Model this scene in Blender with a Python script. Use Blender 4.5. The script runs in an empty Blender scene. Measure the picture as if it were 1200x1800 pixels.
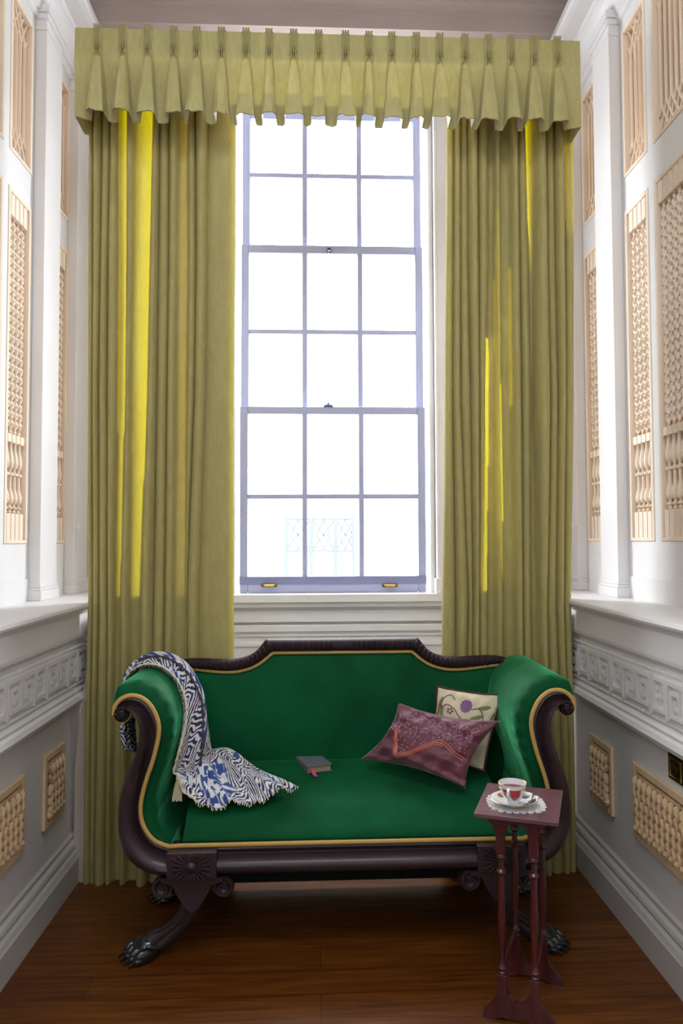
import bpy, math, random
import numpy as np
from mathutils import Vector, Matrix
PI = math.pi
random.seed(4)
scn = bpy.context.scene
COL = scn.collection

# ---------------------------------------------------------------- camera
EYE = 1.35
FPX, PPX, PPY = 1290.0, 619.0, 900.0          # focal length / principal point in a 1200x1800 frame
_Y = np.array([562 - PPX, -(952 - PPY), -FPX]); _Y /= np.linalg.norm(_Y)
_Z = np.array([-127., 31800., -FPX]); _Z -= _Y * _Z.dot(_Y); _Z /= np.linalg.norm(_Z)
_X = np.cross(_Y, _Z)
ROT = np.array([_X, _Y, _Z])
cam_d = bpy.data.cameras.new('camera'); cam = bpy.data.objects.new('camera', cam_d); COL.objects.link(cam)
M4 = Matrix([list(ROT[0]) + [0], list(ROT[1]) + [0], list(ROT[2]) + [EYE], [0, 0, 0, 1]])
cam.matrix_world = M4
cam_d.sensor_fit = 'VERTICAL'; cam_d.sensor_height = 36; cam_d.sensor_width = 24
cam_d.lens = FPX * 36 / 1800; cam_d.shift_x = -(PPX - 600) / 1800; cam_d.shift_y = 0
cam_d.clip_start = 0.02
scn.camera = cam

def W(u, v, y):
    """point of the room at distance y along the line of sight measured from the photograph"""
    d = ROT @ np.array([(u - PPX) / FPX, -(v - PPY) / FPX, -1.])
    k = y / d[1]
    return Vector((d[0] * k, y, EYE + d[2] * k))

# ---------------------------------------------------------------- world, light, exposure
SKY = 21.0
wd = bpy.data.worlds.new('daylight'); scn.world = wd; wd.use_nodes = True
bg = wd.node_tree.nodes['Background']; bg.inputs[0].default_value = (0.93, 0.97, 1.0, 1); bg.inputs[1].default_value = SKY
scn.view_settings.view_transform = 'Standard'; scn.view_settings.look = 'None'
scn.view_settings.gamma = 1; scn.view_settings.exposure = 0.0
scn.view_settings.use_curve_mapping = False
scn.cycles.max_bounces = 10; scn.cycles.diffuse_bounces = 6; scn.cycles.transparent_max_bounces = 12

def area(name, loc, target, sx, sy, power, col=(1, 1, 1), portal=False):
    d = bpy.data.lights.new(name, 'AREA'); d.shape = 'RECTANGLE'; d.size = sx; d.size_y = sy; d.energy = power; d.color = col
    o = bpy.data.objects.new(name, d); COL.objects.link(o); o.location = loc
    o.rotation_euler = (Vector(target) - Vector(loc)).to_track_quat('-Z', 'Y').to_euler()
    if portal: d.cycles.is_portal = True
    return o
area('window_portal', (0.05, 3.97, 2.4), (0.05, 0, 2.4), 1.1, 2.7, 1, portal=True)
# added fill lights: soft bluish light from behind the camera, left and right
area('rear_fill_left', (-1.15, -1.0, 2.6), (0.5, 2.6, 0.8), 1.2, 2.2, 26, (0.78, 0.88, 1.0))
area('rear_fill_right', (1.2, -1.4, 2.6), (-0.3, 2.6, 1.2), 1.2, 2.2, 12, (0.88, 0.93, 1.0))
area('overhead_fill', (0.05, 0.85, 4.02), (0.05, 1.9, 0), 1.5, 1.5, 60, (0.86, 0.92, 1.0))  # added overhead fill, out of view, brightens the seat and near walls

# ---------------------------------------------------------------- materials
MATS = {}
def srgb(r, g, b):
    f = lambda c: (c / 255 / 12.92) if c / 255 <= 0.04045 else ((c / 255 + 0.055) / 1.055) ** 2.4
    return (f(r), f(g), f(b), 1)
def mat(name, col, rough=0.6, metal=0.0, noise=0.0, nscale=8.0, bump=0.0, bscale=60.0, sheen=0.0, coat=0.0, stretch=None, col2=None, spec=0.5):
    if name in MATS: return MATS[name]
    m = bpy.data.materials.new(name); m.use_nodes = True; nt = m.node_tree; n = nt.nodes; L = nt.links
    b = n['Principled BSDF']
    c = col if len(col) == 4 else tuple(col) + (1,)
    b.inputs['Base Color'].default_value = c
    b.inputs['Roughness'].default_value = rough; b.inputs['Metallic'].default_value = metal
    b.inputs['Specular IOR Level'].default_value = spec
    b.inputs['Sheen Weight'].default_value = sheen; b.inputs['Sheen Roughness'].default_value = 0.45
    b.inputs['Coat Weight'].default_value = coat; b.inputs['Coat Roughness'].default_value = 0.12
    tc = n.new('ShaderNodeTexCoord'); mp = n.new('ShaderNodeMapping'); L.new(tc.outputs['Object'], mp.inputs[0])
    if stretch: mp.inputs['Scale'].default_value = stretch
    if noise > 0 or col2:
        t = n.new('ShaderNodeTexNoise'); t.inputs['Scale'].default_value = nscale; t.inputs['Detail'].default_value = 5
        L.new(mp.outputs[0], t.inputs[0])
        r = n.new('ShaderNodeValToRGB'); r.color_ramp.elements[0].position = 0.35; r.color_ramp.elements[1].position = 0.65
        c2 = col2 if col2 else tuple(x * (1 - noise) for x in c[:3]) + (1,)
        r.color_ramp.elements[0].color = c2 if len(c2) == 4 else tuple(c2) + (1,); r.color_ramp.elements[1].color = c
        L.new(t.outputs[0], r.inputs[0]); L.new(r.outputs[0], b.inputs['Base Color'])
    if bump > 0:
        t2 = n.new('ShaderNodeTexNoise'); t2.inputs['Scale'].default_value = bscale; t2.inputs['Detail'].default_value = 4
        L.new(mp.outputs[0], t2.inputs[0])
        bp = n.new('ShaderNodeBump'); bp.inputs['Strength'].default_value = bump; bp.inputs['Distance'].default_value = 0.004
        L.new(t2.outputs[0], bp.inputs['Height']); L.new(bp.outputs[0], b.inputs['Normal'])
    MATS[name] = m
    return m
paint = mat('wall_paint', (0.79, 0.77, 0.755), 0.42, noise=0.05, nscale=3, bump=0.05, bscale=25)
lowpaint = mat('lower_panel_paint', (0.60, 0.57, 0.52), 0.5, noise=0.06, nscale=4)
ceilp = mat('ceiling_paint', (0.44, 0.36, 0.32), 0.7, noise=0.08, nscale=3)
sashp = mat('sash_paint', (0.36, 0.38, 0.54), 0.4)
pine = mat('pale_carved_wood', srgb(242, 222, 198), 0.55, noise=0.10, nscale=14, stretch=(1, 1, .15))
pineback = mat('pale_panel_wood', srgb(226, 198, 168), 0.6, noise=0.14, nscale=10, stretch=(1, 1, .1))
pinelow = mat('grille_wood', srgb(226, 192, 150), 0.55, noise=0.2, nscale=20)
pineframe = mat('grille_frame_wood', srgb(234, 204, 162), 0.5, noise=0.1, nscale=10)
mahog = mat('dark_mahogany', srgb(58, 42, 46), 0.40, noise=0.35, nscale=9, bump=0.04, bscale=50, stretch=(.4, 1, 1), coat=0.12)
ebony = mat('black_paw_paint', (0.012, 0.013, 0.014), 0.22, coat=0.5)
tablewood = mat('red_mahogany', srgb(88, 36, 36), 0.26, noise=0.4, nscale=8, stretch=(3, 1, .3), coat=0.5)
tabletopm = mat('table_top_wood', srgb(122, 82, 88), 0.30, noise=0.25, nscale=7, stretch=(1, 6, 1), coat=0.4)
gold = mat('gold_braid', srgb(206, 166, 88), 0.6, bump=0.6, bscale=400)
brass = mat('brass', srgb(196, 160, 84), 0.3, metal=1.0)
brassdark = mat('dark_brass', srgb(92, 78, 48), 0.38, metal=0.9)
china = mat('white_china', (0.86, 0.86, 0.88), 0.12, coat=0.5)
red = mat('red_glaze', srgb(178, 18, 44), 0.15, coat=0.6)
goldglaze = mat('gold_glaze', srgb(214, 170, 96), 0.25, metal=0.8)
plum = mat('plum_glaze', srgb(70, 42, 60), 0.2)
tea = mat('tea', srgb(120, 44, 16), 0.05)
silver = mat('silver', (0.72, 0.70, 0.70), 0.18, metal=1.0)
lace = mat('white_lace', (0.86, 0.85, 0.82), 0.85, bump=0.5, bscale=500)
bookc = mat('grey_book_cloth', srgb(108, 112, 122), 0.7, bump=0.3, bscale=400)
pages = mat('old_pages', srgb(176, 148, 104), 0.8, noise=0.3, nscale=60, stretch=(.2, .2, 12))
pink = mat('pink_ribbon', srgb(236, 60, 140), 0.5)
creamfab = mat('cream_linen', srgb(226, 214, 180), 0.85, bump=0.35, bscale=350, noise=0.05)
maroonp = mat('maroon_piping', srgb(82, 22, 34), 0.7)
lining = mat('curtain_lining', (0.62, 0.55, 0.46), 0.9)
black = mat('dark_webbing', (0.01, 0.01, 0.01), 0.9)

def velvet():
    m = bpy.data.materials.new('emerald_velvet'); m.use_nodes = True; nt = m.node_tree; n = nt.nodes; L = nt.links
    b = n['Principled BSDF']; b.inputs['Roughness'].default_value = 0.75; b.inputs['Specular IOR Level'].default_value = 0.15
    b.inputs['Sheen Weight'].default_value = 1.0; b.inputs['Sheen Roughness'].default_value = 0.30
    b.inputs['Sheen Tint'].default_value = (0.18, 0.95, 0.42, 1)
    tc = n.new('ShaderNodeTexCoord')
    t = n.new('ShaderNodeTexNoise'); t.inputs['Scale'].default_value = 5; t.inputs['Detail'].default_value = 4; L.new(tc.outputs['Object'], t.inputs[0])
    r = n.new('ShaderNodeValToRGB'); r.color_ramp.elements[0].position = .3; r.color_ramp.elements[1].position = .7
    r.color_ramp.elements[0].color = (0.001, 0.062, 0.018, 1); r.color_ramp.elements[1].color = (0.002, 0.105, 0.032, 1)
    L.new(t.outputs[0], r.inputs[0]); L.new(r.outputs[0], b.inputs['Base Color'])
    t2 = n.new('ShaderNodeTexNoise'); t2.inputs['Scale'].default_value = 9; t2.inputs['Detail'].default_value = 2; L.new(tc.outputs['Object'], t2.inputs[0])
    bp = n.new('ShaderNodeBump'); bp.inputs['Strength'].default_value = .25; bp.inputs['Distance'].default_value = .02
    L.new(t2.outputs[0], bp.inputs['Height']); L.new(bp.outputs[0], b.inputs['Normal'])
    return m
velv = velvet()

def curtain_mat():
    m = bpy.data.materials.new('olive_silk'); m.use_nodes = True; nt = m.node_tree; n = nt.nodes; L = nt.links
    n.remove(n['Principled BSDF']); out = n['Material Output']
    tc = n.new('ShaderNodeTexCoord'); mp = n.new('ShaderNodeMapping'); L.new(tc.outputs['Object'], mp.inputs[0]); mp.inputs['Scale'].default_value = (4, 4, 1.0)
    t = n.new('ShaderNodeTexNoise'); t.inputs['Scale'].default_value = 9; t.inputs['Detail'].default_value = 6; t.inputs['Distortion'].default_value = 1.5; L.new(mp.outputs[0], t.inputs[0])
    r = n.new('ShaderNodeValToRGB'); r.color_ramp.elements[0].position = .3; r.color_ramp.elements[1].position = .7
    r.color_ramp.elements[0].color = srgb(176, 166, 104); r.color_ramp.elements[1].color = srgb(194, 184, 122)
    L.new(t.outputs[0], r.inputs[0])
    d = n.new('ShaderNodeBsdfPrincipled'); d.inputs['Roughness'].default_value = .62; d.inputs['Sheen Weight'].default_value = .15
    L.new(r.outputs[0], d.inputs['Base Color'])
    tr = n.new('ShaderNodeBsdfTranslucent'); tr.inputs[0].default_value = (0.92, 0.75, 0.0, 1)
    mx = n.new('ShaderNodeMixShader'); mx.inputs[0].default_value = 0.24
    L.new(d.outputs[0], mx.inputs[1]); L.new(tr.outputs[0], mx.inputs[2]); L.new(mx.outputs[0], out.inputs[0])
    return m
silk = curtain_mat()
psilk = curtain_mat(); psilk.name = 'pelmet_silk'
for n_ in psilk.node_tree.nodes:
    if n_.type == 'MIX_SHADER': n_.inputs[0].default_value = .05
    if n_.type == 'BSDF_TRANSLUCENT': n_.inputs[0].default_value = (.85, .70, .12, 1)

def floor_mat():
    m = bpy.data.materials.new('varnished_boards'); m.use_nodes = True; nt = m.node_tree; n = nt.nodes; L = nt.links
    b = n['Principled BSDF']; b.inputs['Roughness'].default_value = .36; b.inputs['Coat Weight'].default_value = .06; b.inputs['Specular IOR Level'].default_value = .4
    tc = n.new('ShaderNodeTexCoord')
    br = n.new('ShaderNodeTexBrick'); br.inputs['Scale'].default_value = 1; br.inputs['Brick Width'].default_value = 1.9; br.inputs['Row Height'].default_value = .125
    br.inputs['Mortar Size'].default_value = .0009; br.inputs['Mortar'].default_value = (0.035, 0.014, 0.005, 1)
    br.inputs['Color1'].default_value = srgb(138, 80, 26); br.inputs['Color2'].default_value = srgb(120, 64, 22); br.offset = .37
    L.new(tc.outputs['Object'], br.inputs[0])
    mp = n.new('ShaderNodeMapping'); mp.inputs['Scale'].default_value = (1.2, 22, 1); L.new(tc.outputs['Object'], mp.inputs[0])
    t = n.new('ShaderNodeTexNoise'); t.inputs['Scale'].default_value = 3; t.inputs['Detail'].default_value = 8; t.inputs['Distortion'].default_value = .6; L.new(mp.outputs[0], t.inputs[0])
    r = n.new('ShaderNodeValToRGB'); r.color_ramp.elements[0].position = .3; r.color_ramp.elements[1].position = .7
    r.color_ramp.elements[0].color = (.32, .27, .24, 1); r.color_ramp.elements[1].color = (.80, .80, .80, 1); L.new(t.outputs[0], r.inputs[0])
    mx = n.new('ShaderNodeMixRGB'); mx.blend_type = 'MULTIPLY'; mx.inputs[0].default_value = 1
    L.new(br.outputs[0], mx.inputs[1]); L.new(r.outputs[0], mx.inputs[2]); L.new(mx.outputs[0], b.inputs['Base Color'])
    bp = n.new('ShaderNodeBump'); bp.inputs['Strength'].default_value = .12; bp.inputs['Distance'].default_value = .003
    L.new(t.outputs[0], bp.inputs['Height']); L.new(bp.outputs[0], b.inputs['Normal'])
    return m
floorm = floor_mat()

def glass_mat():
    m = bpy.data.materials.new('window_glass'); m.use_nodes = True; nt = m.node_tree; n = nt.nodes; L = nt.links
    n.remove(n['Principled BSDF']); out = n['Material Output']
    t = n.new('ShaderNodeBsdfTransparent'); t.inputs[0].default_value = (.96, .97, .98, 1)
    g = n.new('ShaderNodeBsdfGlossy'); g.inputs['Roughness'].default_value = .02
    mx = n.new('ShaderNodeMixShader'); mx.inputs[0].default_value = .05
    L.new(t.outputs[0], mx.inputs[1]); L.new(g.outputs[0], mx.inputs[2]); L.new(mx.outputs[0], out.inputs[0])
    return m
glassm = glass_mat()

def throw_mat():
    m = bpy.data.materials.new('ikat_weave'); m.use_nodes = True; nt = m.node_tree; n = nt.nodes; L = nt.links
    b = n['Principled BSDF']; b.inputs['Roughness'].default_value = .85; b.inputs['Sheen Weight'].default_value = .2
    uv = n.new('ShaderNodeUVMap'); uv.uv_map = 'UVMap'
    nz = n.new('ShaderNodeTexNoise'); nz.inputs['Scale'].default_value = 26; nz.inputs['Detail'].default_value = 3; L.new(uv.outputs[0], nz.inputs[0])
    ad = n.new('ShaderNodeMixRGB'); ad.blend_type = 'LINEAR_LIGHT'; ad.inputs[0].default_value = .014
    L.new(uv.outputs[0], ad.inputs[1]); L.new(nz.outputs[1], ad.inputs[2])
    vo = n.new('ShaderNodeTexVoronoi'); vo.distance = 'MANHATTAN'; vo.inputs['Scale'].default_value = 5.5; vo.inputs['Randomness'].default_value = .55
    L.new(ad.outputs[0], vo.inputs[0])
    ml = n.new('ShaderNodeMath'); ml.operation = 'MULTIPLY'; ml.inputs[1].default_value = 68; L.new(vo.outputs['Distance'], ml.inputs[0])
    sn = n.new('ShaderNodeMath'); sn.operation = 'SINE'; L.new(ml.outputs[0], sn.inputs[0])
    r = n.new('ShaderNodeValToRGB'); r.color_ramp.elements[0].position = .47; r.color_ramp.elements[1].position = .56
    mr = n.new('ShaderNodeMapRange'); mr.inputs['From Min'].default_value = -1; mr.inputs['From Max'].default_value = 1; L.new(sn.outputs[0], mr.inputs[0]); L.new(mr.outputs[0], r.inputs[0])
    r.color_ramp.elements[0].color = srgb(36, 44, 84); r.color_ramp.elements[1].color = srgb(226, 222, 218)
    # broad bands where the stripes give way to diamonds of indigo
    mp = n.new('ShaderNodeMapping'); mp.inputs['Rotation'].default_value = (0, 0, .78); mp.inputs['Scale'].default_value = (24, 15, 1); L.new(ad.outputs[0], mp.inputs[0])
    ck = n.new('ShaderNodeTexChecker'); ck.inputs['Scale'].default_value = 1.0; L.new(mp.outputs[0], ck.inputs[0])
    ck.inputs[1].default_value = srgb(44, 74, 138); ck.inputs[2].default_value = srgb(216, 214, 214)
    n3 = n.new('ShaderNodeTexNoise'); n3.inputs['Scale'].default_value = 5.5; n3.inputs['Detail'].default_value = 0; L.new(uv.outputs[0], n3.inputs[0])
    r3 = n.new('ShaderNodeValToRGB'); r3.color_ramp.elements[0].position = .51; r3.color_ramp.elements[1].position = .52; L.new(n3.outputs[0], r3.inputs[0])
    mx = n.new('ShaderNodeMixRGB'); L.new(r3.outputs[0], mx.inputs[0]); L.new(r.outputs[0], mx.inputs[1]); L.new(ck.outputs[0], mx.inputs[2])
    L.new(mx.outputs[0], b.inputs['Base Color'])
    w = n.new('ShaderNodeTexNoise'); w.inputs['Scale'].default_value = 300; L.new(uv.outputs[0], w.inputs[0])
    bp = n.new('ShaderNodeBump'); bp.inputs['Strength'].default_value = .5; bp.inputs['Distance'].default_value = .002
    L.new(w.outputs[0], bp.inputs['Height']); L.new(bp.outputs[0], b.inputs['Normal'])
    return m
throwm = throw_mat()
plumfab = mat('plum_silk', srgb(118, 60, 72), 0.5, noise=0.22, nscale=5, bump=0.25, bscale=14, sheen=0.4)
peach = mat('peach_thread', srgb(226, 132, 112), 0.6)
lilac = mat('lilac_thread', srgb(178, 128, 160), 0.55)
olive = mat('olive_thread', srgb(128, 134, 84), 0.7)
wine = mat('wine_thread', srgb(112, 52, 82), 0.7)
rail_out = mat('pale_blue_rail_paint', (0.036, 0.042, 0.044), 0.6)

# ---------------------------------------------------------------- mesh builder
class MB:
    def __init__(s): s.v = []; s.f = []; s.uv = None
    def box(s, x0, x1, y0, y1, z0, z1):
        b = len(s.v)
        s.v += [(x, y, z) for z in (z0, z1) for y in (y0, y1) for x in (x0, x1)]
        s.f += [tuple(b + i for i in q) for q in ((0, 2, 3, 1), (4, 5, 7, 6), (0, 1, 5, 4), (2, 6, 7, 3), (0, 4, 6, 2), (1, 3, 7, 5))]
        return s
    def grid(s, P, close_u=False, close_v=False, skip=None):
        b = len(s.v); nu = len(P); nv = len(P[0])
        for row in P: s.v += [tuple(p) for p in row]
        for i in range(nu if close_u else nu - 1):
            for j in range(nv if close_v else nv - 1):
                if skip and skip(i, j): continue
                a = b + i * nv + j; c = b + ((i + 1) % nu) * nv + j
                a2 = b + i * nv + (j + 1) % nv; c2 = b + ((i + 1) % nu) * nv + (j + 1) % nv
                s.f.append((a, c, c2, a2))
        return s
    def poly(s, pts):
        b = len(s.v); s.v += [tuple(p) for p in pts]; s.f.append(tuple(range(b, b + len(pts)))); return s
    def prism(s, A, B):
        """closed solid between two outlines of the same number of points"""
        s.grid([A, B], close_v=True); s.poly(list(A)[::-1]); s.poly(B); return s
    def lathe(s, prof, c=(0, 0, 0), axis='z', n=16, sx=1, sy=1, twist=0, sq=0):
        P = []
        for k, (r, h) in enumerate(prof):
            row = []
            for i in range(n):
                a = 2 * PI * i / n
                x, y = r * math.cos(a) * sx, r * math.sin(a) * sy
                if axis == 'z': row.append((c[0] + x, c[1] + y, c[2] + h))
                elif axis == 'y': row.append((c[0] + x, c[1] + h, c[2] + y))
                else: row.append((c[0] + h, c[1] + x, c[2] + y))
            P.append(row)
        s.grid(P, close_v=True); s.poly(P[0][::-1]); s.poly(P[-1]); return s
    def tube(s, pts, rad, n=8, flat=1.0, closed=False, up=None):
        pts = [Vector(p) for p in pts]; m = len(pts)
        if not hasattr(rad, '__len__'): rad = [rad] * m
        T = []
        for i in range(m):
            a = pts[i - 1] if (i > 0 or closed) else pts[i]; c = pts[(i + 1) % m] if (i < m - 1 or closed) else pts[i]
            d = (c - a); T.append(d.normalized() if d.length > 1e-9 else Vector((0, 0, 1)))
        ref = Vector(up) if up else (Vector((0, 0, 1)) if abs(T[0].z) < .9 else Vector((0, 1, 0)))
        N = (ref - T[0] * ref.dot(T[0])).normalized(); P = []
        for i in range(m):
            if up: N = Vector(up)
            N = (N - T[i] * N.dot(T[i])); N = N.normalized() if N.length > 1e-6 else Vector((1, 0, 0))
            B = T[i].cross(N)
            P.append([tuple(pts[i] + (N * math.cos(2 * PI * k / n) * flat + B * math.sin(2 * PI * k / n)) * rad[i]) for k in range(n)])
        s.grid(P, close_u=closed, close_v=True)
        if not closed: s.poly(P[0][::-1]); s.poly(P[-1])
        return s
    def ball(s, c, rx, ry=None, rz=None, n=10, m=7, rot=None):
        ry = ry or rx; rz = rz or rx; P = []
        for j in range(m):
            t = PI * (j + .0) / (m - 1); t = min(max(t, .05), PI - .05); row = []
            for i in range(n):
                a = 2 * PI * i / n
                p = Vector((rx * math.sin(t) * math.cos(a), ry * math.sin(t) * math.sin(a), rz * math.cos(t)))
                if rot: p = rot @ p
                row.append((c[0] + p.x, c[1] + p.y, c[2] + p.z))
            P.append(row)
        s.grid(P, close_v=True); s.poly(P[0][::-1]); s.poly(P[-1]); return s
    def build(s, name, m, parent=None, smooth=False, bevel=0, solid=0, sub=0, angle=40):
        me = bpy.data.meshes.new(name); me.from_pydata(s.v, [], s.f); me.validate()
        import bmesh as _bm
        b_ = _bm.new(); b_.from_mesh(me); _bm.ops.recalc_face_normals(b_, faces=b_.faces); b_.to_mesh(me); b_.free()
        o = bpy.data.objects.new(name, me); COL.objects.link(o)
        me.materials.append(m)
        if s.uv is not None:
            ul = me.uv_layers.new(name='UVMap')
            for l in me.loops: ul.data[l.index].uv = s.uv[l.vertex_index]
        if smooth:
            me.polygons.foreach_set('use_smooth', [True] * len(me.polygons))
            me.set_sharp_from_angle(angle=math.radians(angle))
        if bevel:
            q = o.modifiers.new('bevel', 'BEVEL'); q.width = bevel; q.segments = 2; q.limit_method = 'ANGLE'; q.angle_limit = math.radians(50)
        if solid:
            q = o.modifiers.new('solid', 'SOLIDIFY'); q.thickness = solid; q.offset = 0
        if sub:
            q = o.modifiers.new('sub', 'SUBSURF'); q.levels = sub; q.render_levels = sub
        if parent:
            o.parent = parent; o.matrix_parent_inverse = parent.matrix_basis.inverted()
        return o
def thing(name, label, cat, loc=(0, 0, 0), rotz=0, group=None):
    o = bpy.data.objects.new(name, None); COL.objects.link(o); o.location = loc; o.rotation_euler = (0, 0, rotz)
    o.empty_display_size = .05; o['label'] = label; o['category'] = cat
    if group: o['group'] = group
    return o
def tag(o, label, cat, group=None):
    o['label'] = label; o['category'] = cat
    if group: o['group'] = group
    return o
def struct(o): o['kind'] = 'structure'; return o
def sempty(name, loc):
    o = bpy.data.objects.new(name, None); COL.objects.link(o); o.location = loc; o.empty_display_size = .05; o['kind'] = 'structure'; return o
def resample(pts, n):
    pts = [Vector(p) for p in pts]
    # Catmull-Rom then arc-length resample
    D = []
    for i in range(len(pts) - 1):
        p0 = pts[max(i - 1, 0)]; p1 = pts[i]; p2 = pts[i + 1]; p3 = pts[min(i + 2, len(pts) - 1)]
        for k in range(12):
            t = k / 12
            D.append(.5 * ((2 * p1) + (p2 - p0) * t + (2 * p0 - 5 * p1 + 4 * p2 - p3) * t * t + (3 * p1 - p0 - 3 * p2 + p3) * t ** 3))
    D.append(pts[-1])
    cum = [0]
    for i in range(1, len(D)): cum.append(cum[-1] + (D[i] - D[i - 1]).length)
    out = []; j = 0
    for k in range(n):
        s = cum[-1] * k / (n - 1)
        while j < len(cum) - 2 and cum[j + 1] < s: j += 1
        a = (s - cum[j]) / max(cum[j + 1] - cum[j], 1e-9); out.append(D[j].lerp(D[j + 1], min(max(a, 0), 1)))
    return out
def interp(x, xs, ys): return float(np.interp(x, xs, ys))

# ================================================================= ROOM
CX = .048; RL = 1.010; RU = 1.262; YB = 3.78; YF = -2.6
def X(s, r): return CX + s * r

struct(MB().box(-2.4, 2.5, YF, 4.1, -.05, 0).build('floor', floorm))
# side walls: lower dado profile (distance from the room's axis, height) run along the depth
LOWP = [(1.010, 0), (1.010, .098), (1.014, .104), (1.020, .118), (1.030, .128), (1.026, .138), (1.030, .150), (1.040, .160), (1.040, .176), (1.048, .184),
        (1.050, .190), (1.050, .690), (1.030, .694), (1.012, .706), (1.004, .722), (1.010, .738), (1.022, .744), (1.018, .756), (1.026, .766), (1.034, .772), (1.034, .950),
        (1.026, .956), (1.020, .962), (1.012, .970), (1.010, .982), (1.012, 1.062), (1.004, 1.066), (1.000, 1.074), (.992, 1.078), (.980, 1.086), (.976, 1.094), (.978, 1.104), (.984, 1.108), (1.30, 1.108)]
def strip(prof, s, y0, y1, name, m, **k):
    b = MB(); b.grid([[(X(s, r), y0, z) for r, z in prof], [(X(s, r), y1, z) for r, z in prof]])
    return struct(b.build(name, m, **k))
for s, nm in ((-1, 'left'), (1, 'right')):
    i1 = 10
    strip(LOWP[:i1 + 1], s, YF, YB, 'baseboard_' + nm, lowpaint)
    bb = MB(); bb.box(min(X(s, 1.0505), X(s, 1.40)), max(X(s, 1.0505), X(s, 1.40)), YF, YB, 0, 1.09)
    # --- upper wall: backing, stiles, rails
    def bx(r0, r1, y0, y1, z0, z1): bb.box(min(X(s, r0), X(s, r1)), max(X(s, r0), X(s, r1)), y0, y1, z0, z1)
    dy = 0.0 if s > 0 else .06
    R0, R1 = RU, RU + .05
    bx(R1, 1.40, YF, YB, 1.09, 4.3)
    Zs = [(1.345, 2.755), (2.90, 3.55)]
    cols = [(2.15 + dy, 2.765 + dy), (2.815 + dy, 3.04 + dy), (3.30 + dy * .7, 3.53 + dy * .4)]
    edges = [YF] + [e for c in cols for e in c] + [YB]
    for i in range(0, len(edges), 2): bx(R0, R1, edges[i], edges[i + 1], 1.09, 4.3)
    for c0, c1 in cols:
        bx(R0, R1, c0, c1, 1.09, 1.345); bx(R0, R1, c0, c1, 2.755, 2.90); bx(R0, R1, c0, c1, 3.55, 4.3)
    bx(RU - .006, R0, YF, 3.06 + dy, 1.108, 1.20); bx(RU - .006, R0, 3.27 + dy, 3.52, 1.108, 1.285)
    struct(bb.build('wall_' + nm, paint))
    strip(LOWP[i1 + 1:20], s, YF, YB, 'trim_%d' % (1 if s < 0 else 2), paint)
    strip(LOWP[20:], s, YF, YB, 'trim_%d' % (3 if s < 0 else 4), paint)
    # greek key frieze
    K = ["#########", "#.......#", "#.#####.#", "#.#...#.#", "#.#.#.#.#", "#.#.###.#", "#.#.....#", "#.#######", "#........"]
    K2 = [r[::-1] for r in K]; S4 = ["#######.", "#.....#.", "#.#.#.#.", "#.....#.", "#.#.#.#.", "#.....#.", "#.....#.", "#######.", "........"]
    fr = MB(); cell = .0128; ch = .0138; y = 1.35; z0 = .794
    fz = lambda r0, r1, ya, yb, za, zb: fr.box(min(X(s, r0), X(s, r1)), max(X(s, r0), X(s, r1)), ya, yb, za, zb)
    fz(1.031, 1.036, YF, YB, .772, .952)
    while y < 3.60:
        for pat in (K, K2, S4):
            for j, row in enumerate(pat):
                st = None
                for i in range(len(row) + 1):
                    on = i < len(row) and row[i] == '#'
                    if on and st is None: st = i
                    if not on and st is not None:
                        fz(1.017, 1.0315, y + st * cell, y + i * cell, z0 + (8 - j) * ch, z0 + (9 - j) * ch); st = None
            y += len(pat[0]) * cell
    yb = 1.9
    while yb < 3.3:
        for zz in (.783, .934): fr.ball((X(s, 1.026), yb, zz), .0052, n=6, m=4)
        yb += .0135
    struct(fr.build('trim_%d' % (5 if s < 0 else 6), paint, bevel=0))
    # entablature and cornice
    ENT = [(1.262, 3.60), (1.250, 3.605), (1.246, 3.63), (1.236, 3.635), (1.230, 3.66), (1.214, 3.675), (1.196, 3.70), (1.190, 3.73), (1.180, 3.735), (1.175, 3.752), (1.112, 3.752),
           (1.112, 3.80), (1.104, 3.815), (1.108, 3.84), (1.112, 3.865), (1.20, 3.88), (1.20, 4.06)]
    strip(ENT, s, YF, YB, 'trim_%d' % (7 if s < 0 else 8), paint)
    # pilasters
    pb = MB()
    def px_(r0, y0, y1, z0, z1): pb.box(min(X(s, r0), X(s, RU)), max(X(s, r0), X(s, RU)), y0, y1, z0, z1)
    for (a, b2) in ((3.065 + dy, 3.255 + dy), (3.545, 3.74)):
        px_(1.214, a, b2, 1.108, 3.62)
        px_(1.204, a - .012, b2 + .012, 1.108, 1.150); px_(1.208, a - .008, b2 + .008, 1.150, 1.162); px_(1.211, a - .004, b2 + .004, 1.162, 1.178)
        px_(1.209, a - .005, b2 + .005, 3.55, 3.565); px_(1.206, a - .008, b2 + .008, 3.60, 3.625); px_(1.199, a - .015, b2 + .015, 3.625, 3.66)
    struct(pb.build('trim_%d' % (9 if s < 0 else 10), paint, bevel=.003))

# ceiling, transverse beam above the pelmet
struct(MB().box(-1.35, 1.45, YF, 4.1, 4.06, 4.12).build('ceiling', ceilp))
b = MB(); prof = [(3.78, 3.868), (3.50, 3.868), (3.50, 3.942), (3.488, 3.950), (3.488, 3.962), (3.474, 3.972), (3.466, 3.990), (3.44, 4.0), (3.43, 4.02), (3.40, 4.03), (3.40, 4.06)]
b.grid([[(-1.16, y, z) for y, z in prof], [(1.26, y, z) for y, z in prof]])
struct(b.build('trim_11', ceilp))
# rear of the room, behind the camera
struct(MB().box(-2.4, 2.5, YF - .06, YF, 0, 4.1).build('wall_rear', paint))

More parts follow.
